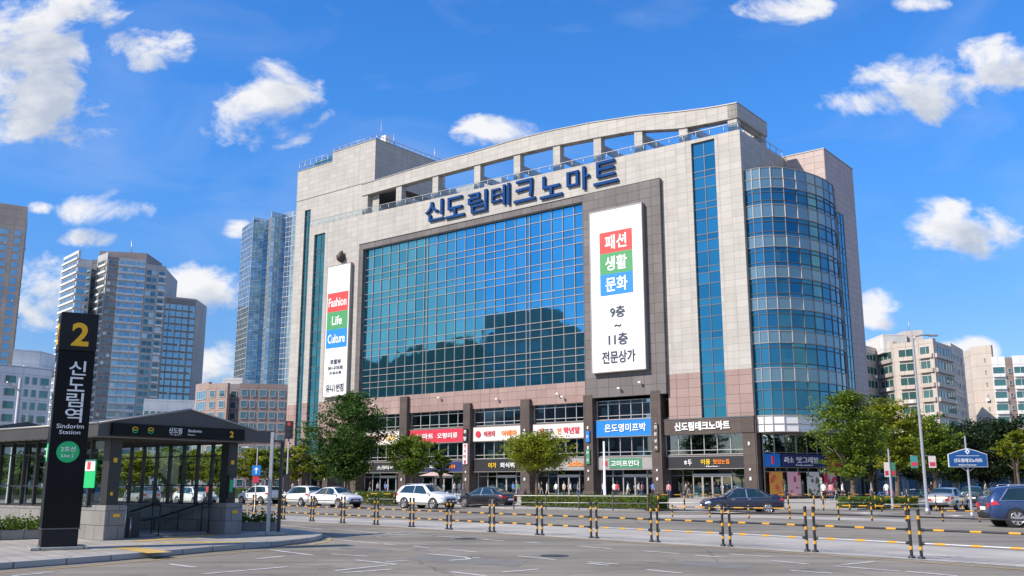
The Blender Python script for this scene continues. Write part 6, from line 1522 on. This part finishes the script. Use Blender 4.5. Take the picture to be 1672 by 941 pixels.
# bicycles parked under the right-hand trees
def bicycle(p, rz, label, mat):
    s = empty('bicycle', p, rz, label, 'bicycle', 'bicycles parked under the trees')
    for x in (-.52, .52):
        m_ = MB(); m_.tube([(x + .33*math.cos(2*math.pi*k/20), 0, .34 + .33*math.sin(2*math.pi*k/20)) for k in range(21)], .022, 6); 
        for k in range(8): m_.tube([(x,0,.34),(x + .33*math.cos(math.pi*k/4), 0, .34 + .33*math.sin(math.pi*k/4))], .004, 3)
        m_.build('wheel', M['rubber'], s)
    m_ = MB()
    for a, b in (((-.52,0,.34),(-.1,0,.32)),((-.1,0,.32),(-.2,0,.85)),((-.2,0,.78),(-.52,0,.34)),((-.2,0,.75),(.35,0,.82)),((-.1,0,.32),(.36,0,.74)),((.33,0,.98),(.52,0,.34))): m_.tube([a,b], .02, 6)
    m_.build('frame', mat, s)
    m_ = MB(); m_.box(-.33,-.08,-.07,.07,.88,.94); m_.build('saddle', M['black'], s, .02)
    m_ = MB(); m_.tube([(.25,-.28,1.02),(.36,-.1,1.04),(.36,.1,1.04),(.25,.28,1.02)], .018, 6); m_.build('handlebar', M['steel'], s)
for i, (px, Yb, c) in enumerate([(1440,88,'blue'),(1452,88,'red'),(1476,90,'cream'),(1490,90,'navy'),(1342,93,'cream'),(1508,91,'teal')]):
    p = at_depth(px, 812, Yb); p.z = .125; bicycle(p, i*.5 - .6, ['blue bicycle nearest the store corner','red bicycle right of the blue one','cream bicycle behind the clipped hedge','navy bicycle right of the cream one','cream bicycle by the corner shop','teal bicycle behind the lamp post'][i], S[c])

# ------------------------------------------------------------------ PEOPLE
def person_mesh(pose, shirt, pants, skin_c):
    """one continuous skinned body; pose = (stride, arm swing, lean)"""
    st, ar, ln = pose
    V = [(0,0,.95),(0,.0,1.15),(ln*.5,0,1.38),(ln,0,1.48),(ln*1.1,0,1.56),(ln*1.1,.01,1.70),
         (.0,.09,.92),(st*.5,.10,.50),(st*.8 - .02,.10,.08),(st*.8+.14,.11,.04),
         (.0,-.09,.92),(-st*.5+.04,-.10,.50),(-st*.8 - .02,-.10,.08),(-st*.8+.12,-.11,.04),
         (ln*.8,.17,1.40),(-ar*.3,.22,1.14),(-ar*.7+.06,.22,.90),(-ar*.8+.10,.21,.80),
         (ln*.8,-.17,1.40),(ar*.3,-.22,1.14),(ar*.7+.06,-.22,.90),(ar*.8+.10,-.21,.80)]
    E_ = [(0,1),(1,2),(2,3),(3,4),(4,5),(0,6),(6,7),(7,8),(8,9),(0,10),(10,11),(11,12),(12,13),(2,14),(14,15),(15,16),(16,17),(2,18),(18,19),(19,20),(20,21)]
    Rr = [(.13,.15),(.11,.14),(.11,.16),(.055,.06),(.05,.05),(.10,.095),(.09,.09),(.06,.06),(.04,.04),(.035,.045),(.09,.09),(.06,.06),(.04,.04),(.035,.045),(.055,.055),(.045,.045),(.035,.035),(.03,.04),(.055,.055),(.045,.045),(.035,.035),(.03,.04)]
    me = bpy.data.meshes.new('person'); me.from_pydata(V, E_, []); o = bpy.data.objects.new('tmp_person', me); C.objects.link(o)
    md = o.modifiers.new('Skin', 'SKIN'); 
    for i, sv in enumerate(me.skin_vertices[0].data): sv.radius = Rr[i]; sv.use_root = (i == 0)
    sb = o.modifiers.new('Sub', 'SUBSURF'); sb.levels = 1; sb.render_levels = 1
    bpy.context.view_layer.update()
    m2 = bpy.data.meshes.new_from_object(o.evaluated_get(bpy.context.evaluated_depsgraph_get())); bpy.data.objects.remove(o)
    for mt in (skin_c, shirt, pants, M['black']): m2.materials.append(mt)
    for p in m2.polygons:
        z = p.center.z; y = abs(p.center.y); p.use_smooth = True
        if z > 1.50: k = 0
        elif z > .93 and not (y > .19 and z < 1.1): k = 1
        elif y > .185: k = 0
        elif z > .09: k = 2
        else: k = 3
        p.material_index = k
    return m2
skinm = plain('skin', (.50,.31,.22), .6, 0, .05); hairm = plain('dark_hair', (.015,.012,.01), .5)
cl = dict(white=(.70,.70,.70), blue=(.08,.16,.38), red=(.48,.05,.06), black=(.02,.02,.022), grey=(.25,.26,.27), pink=(.60,.25,.28), green=(.08,.22,.12), beige=(.48,.40,.30), denim=(.05,.08,.16))
CM = {k: plain('cloth_' + k, v, .85, 0, .12, 6) for k, v in cl.items()}
def hair_child(parent, long_):
    m_ = MB(); 
    prof = [(0,1.60,.085),(0,1.66,.098),(0,1.73,.10),(0,1.79,.07),(0,1.815,.02)] if not long_ else [(0,1.42,.06),(0,1.52,.09),(0,1.62,.10),(0,1.73,.105),(0,1.79,.07),(0,1.815,.02)]
    m_.tube([(-.02 + parent.get('lean',0)*1.1, 0, z) for _, z, r in prof], [r for _, z, r in prof], 12); h = m_.build('hair', hairm, parent); return h
combos = [('white','black'),('white','denim'),('blue','black'),('pink','denim'),('black','grey'),('red','black'),('grey','denim'),('beige','black'),('green','denim'),('white','beige')]
poses = [(.0,.02,.0),(.32,.25,.03),(.22,-.2,.02),(.04,.05,.0),(.28,.3,.04)]
pm = [person_mesh(poses[i % 5], CM[a], CM[b], skinm) for i, (a, b) in enumerate(combos)]
people = [(604,4),(617,0),(629,2),(690,3),(703,9),(742,1),(757,6),(838,2),(846,8),(880,0),(884,4),(894,9),(908,1),(921,7),(932,0),(944,6),(985,1),(1003,0),(1008,5),(1025,9),(1043,1),(1049,3),(1066,2),(1092,3),(1120,7),(1124,4),(1283,8),(1345,0),(1357,3),(1366,4),(1376,1),(1424,6),(1448,9),(1522,4),(1535,2),(1610,7),(478,0),(500,4),(425,6),(205,4),(262,1),(292,7),(338,5),(372,0)]
where = {604:'in front of the left shops, first from the left tree',617:'beside the first shop door',629:'left of the second dark column',690:'under the parasol, left side',703:'under the parasol, right side',742:'in front of the navy-signed shop',757:'beside the column above the SUV',838:'by the black-signed shop door',846:'right of the black-signed shop door',
 880:'behind the hedge, at the tree trunk',884:'close beside the yellow tree trunk',894:'behind the long hedge, third from its left',908:'behind the long hedge, at its middle',921:'behind the long hedge, right of its middle',932:'behind the hedge near the dark column',944:'next to the dark column',985:'left of the white pole',1003:'right of the white pole',1008:'close to the white pole',1025:'in front of the green-signed shop door',1043:'behind the second hedge at its middle',1049:'second from the hedge middle',1066:'near the right end of the hedge',
 1092:'at the brown column left of the main entrance',1120:'at the main entrance doors',1124:'right beside the main entrance group',1283:'in front of the corner posters',1345:'by the far corner shop',1357:'at the far corner shop door',1366:'left of the tall tree trunk',1376:'close to the tall tree trunk',1424:'by the bicycles',1448:'between the bicycles',1522:'behind the silver sedan',1535:'walking under the dark trees',1610:'behind the dark teal car',478:'left of the large tree',500:'below the large tree',425:'behind the rear hatchback',205:'through the first pane of the station opening',262:'through the third pane of the station opening',292:'through the middle pane of the station opening',338:'through the fifth pane of the station opening',372:'through the last pane beside the station column'}
for i, (px, k) in enumerate(people):
    a, b = combos[k]
    Yp = None
    loc = BI @ Vector((0,0,EYE)); d = BI.to_3x3() @ ray(px, 800); t_ = ((-1.6 - (i % 4)*.9) - loc.y) / d.y if px < 1240 else 1e9
    if px < 400: p = ground(px, 826 - (i % 3)*3)
    elif px < 1240: p = BM_ @ (loc + d*t_)
    else: p = at_depth(px, 805, 92 + (i % 3)*2)
    p.z = .122
    s = bpy.data.objects.new('person', pm[k]); C.objects.link(s); s.location = p; s.rotation_euler = (0,0, [YAW, YAW+3.14, YAW+1.6, YAW-1.5, YAW+.4][i % 5]); s['lean'] = 0.0
    h_ = hair_child(s, k in (3,5,8)); del s['lean']
    tag(s, '%s top, %s trousers, %s' % (a, b, where[px]), 'person', 'people in front of the shops')
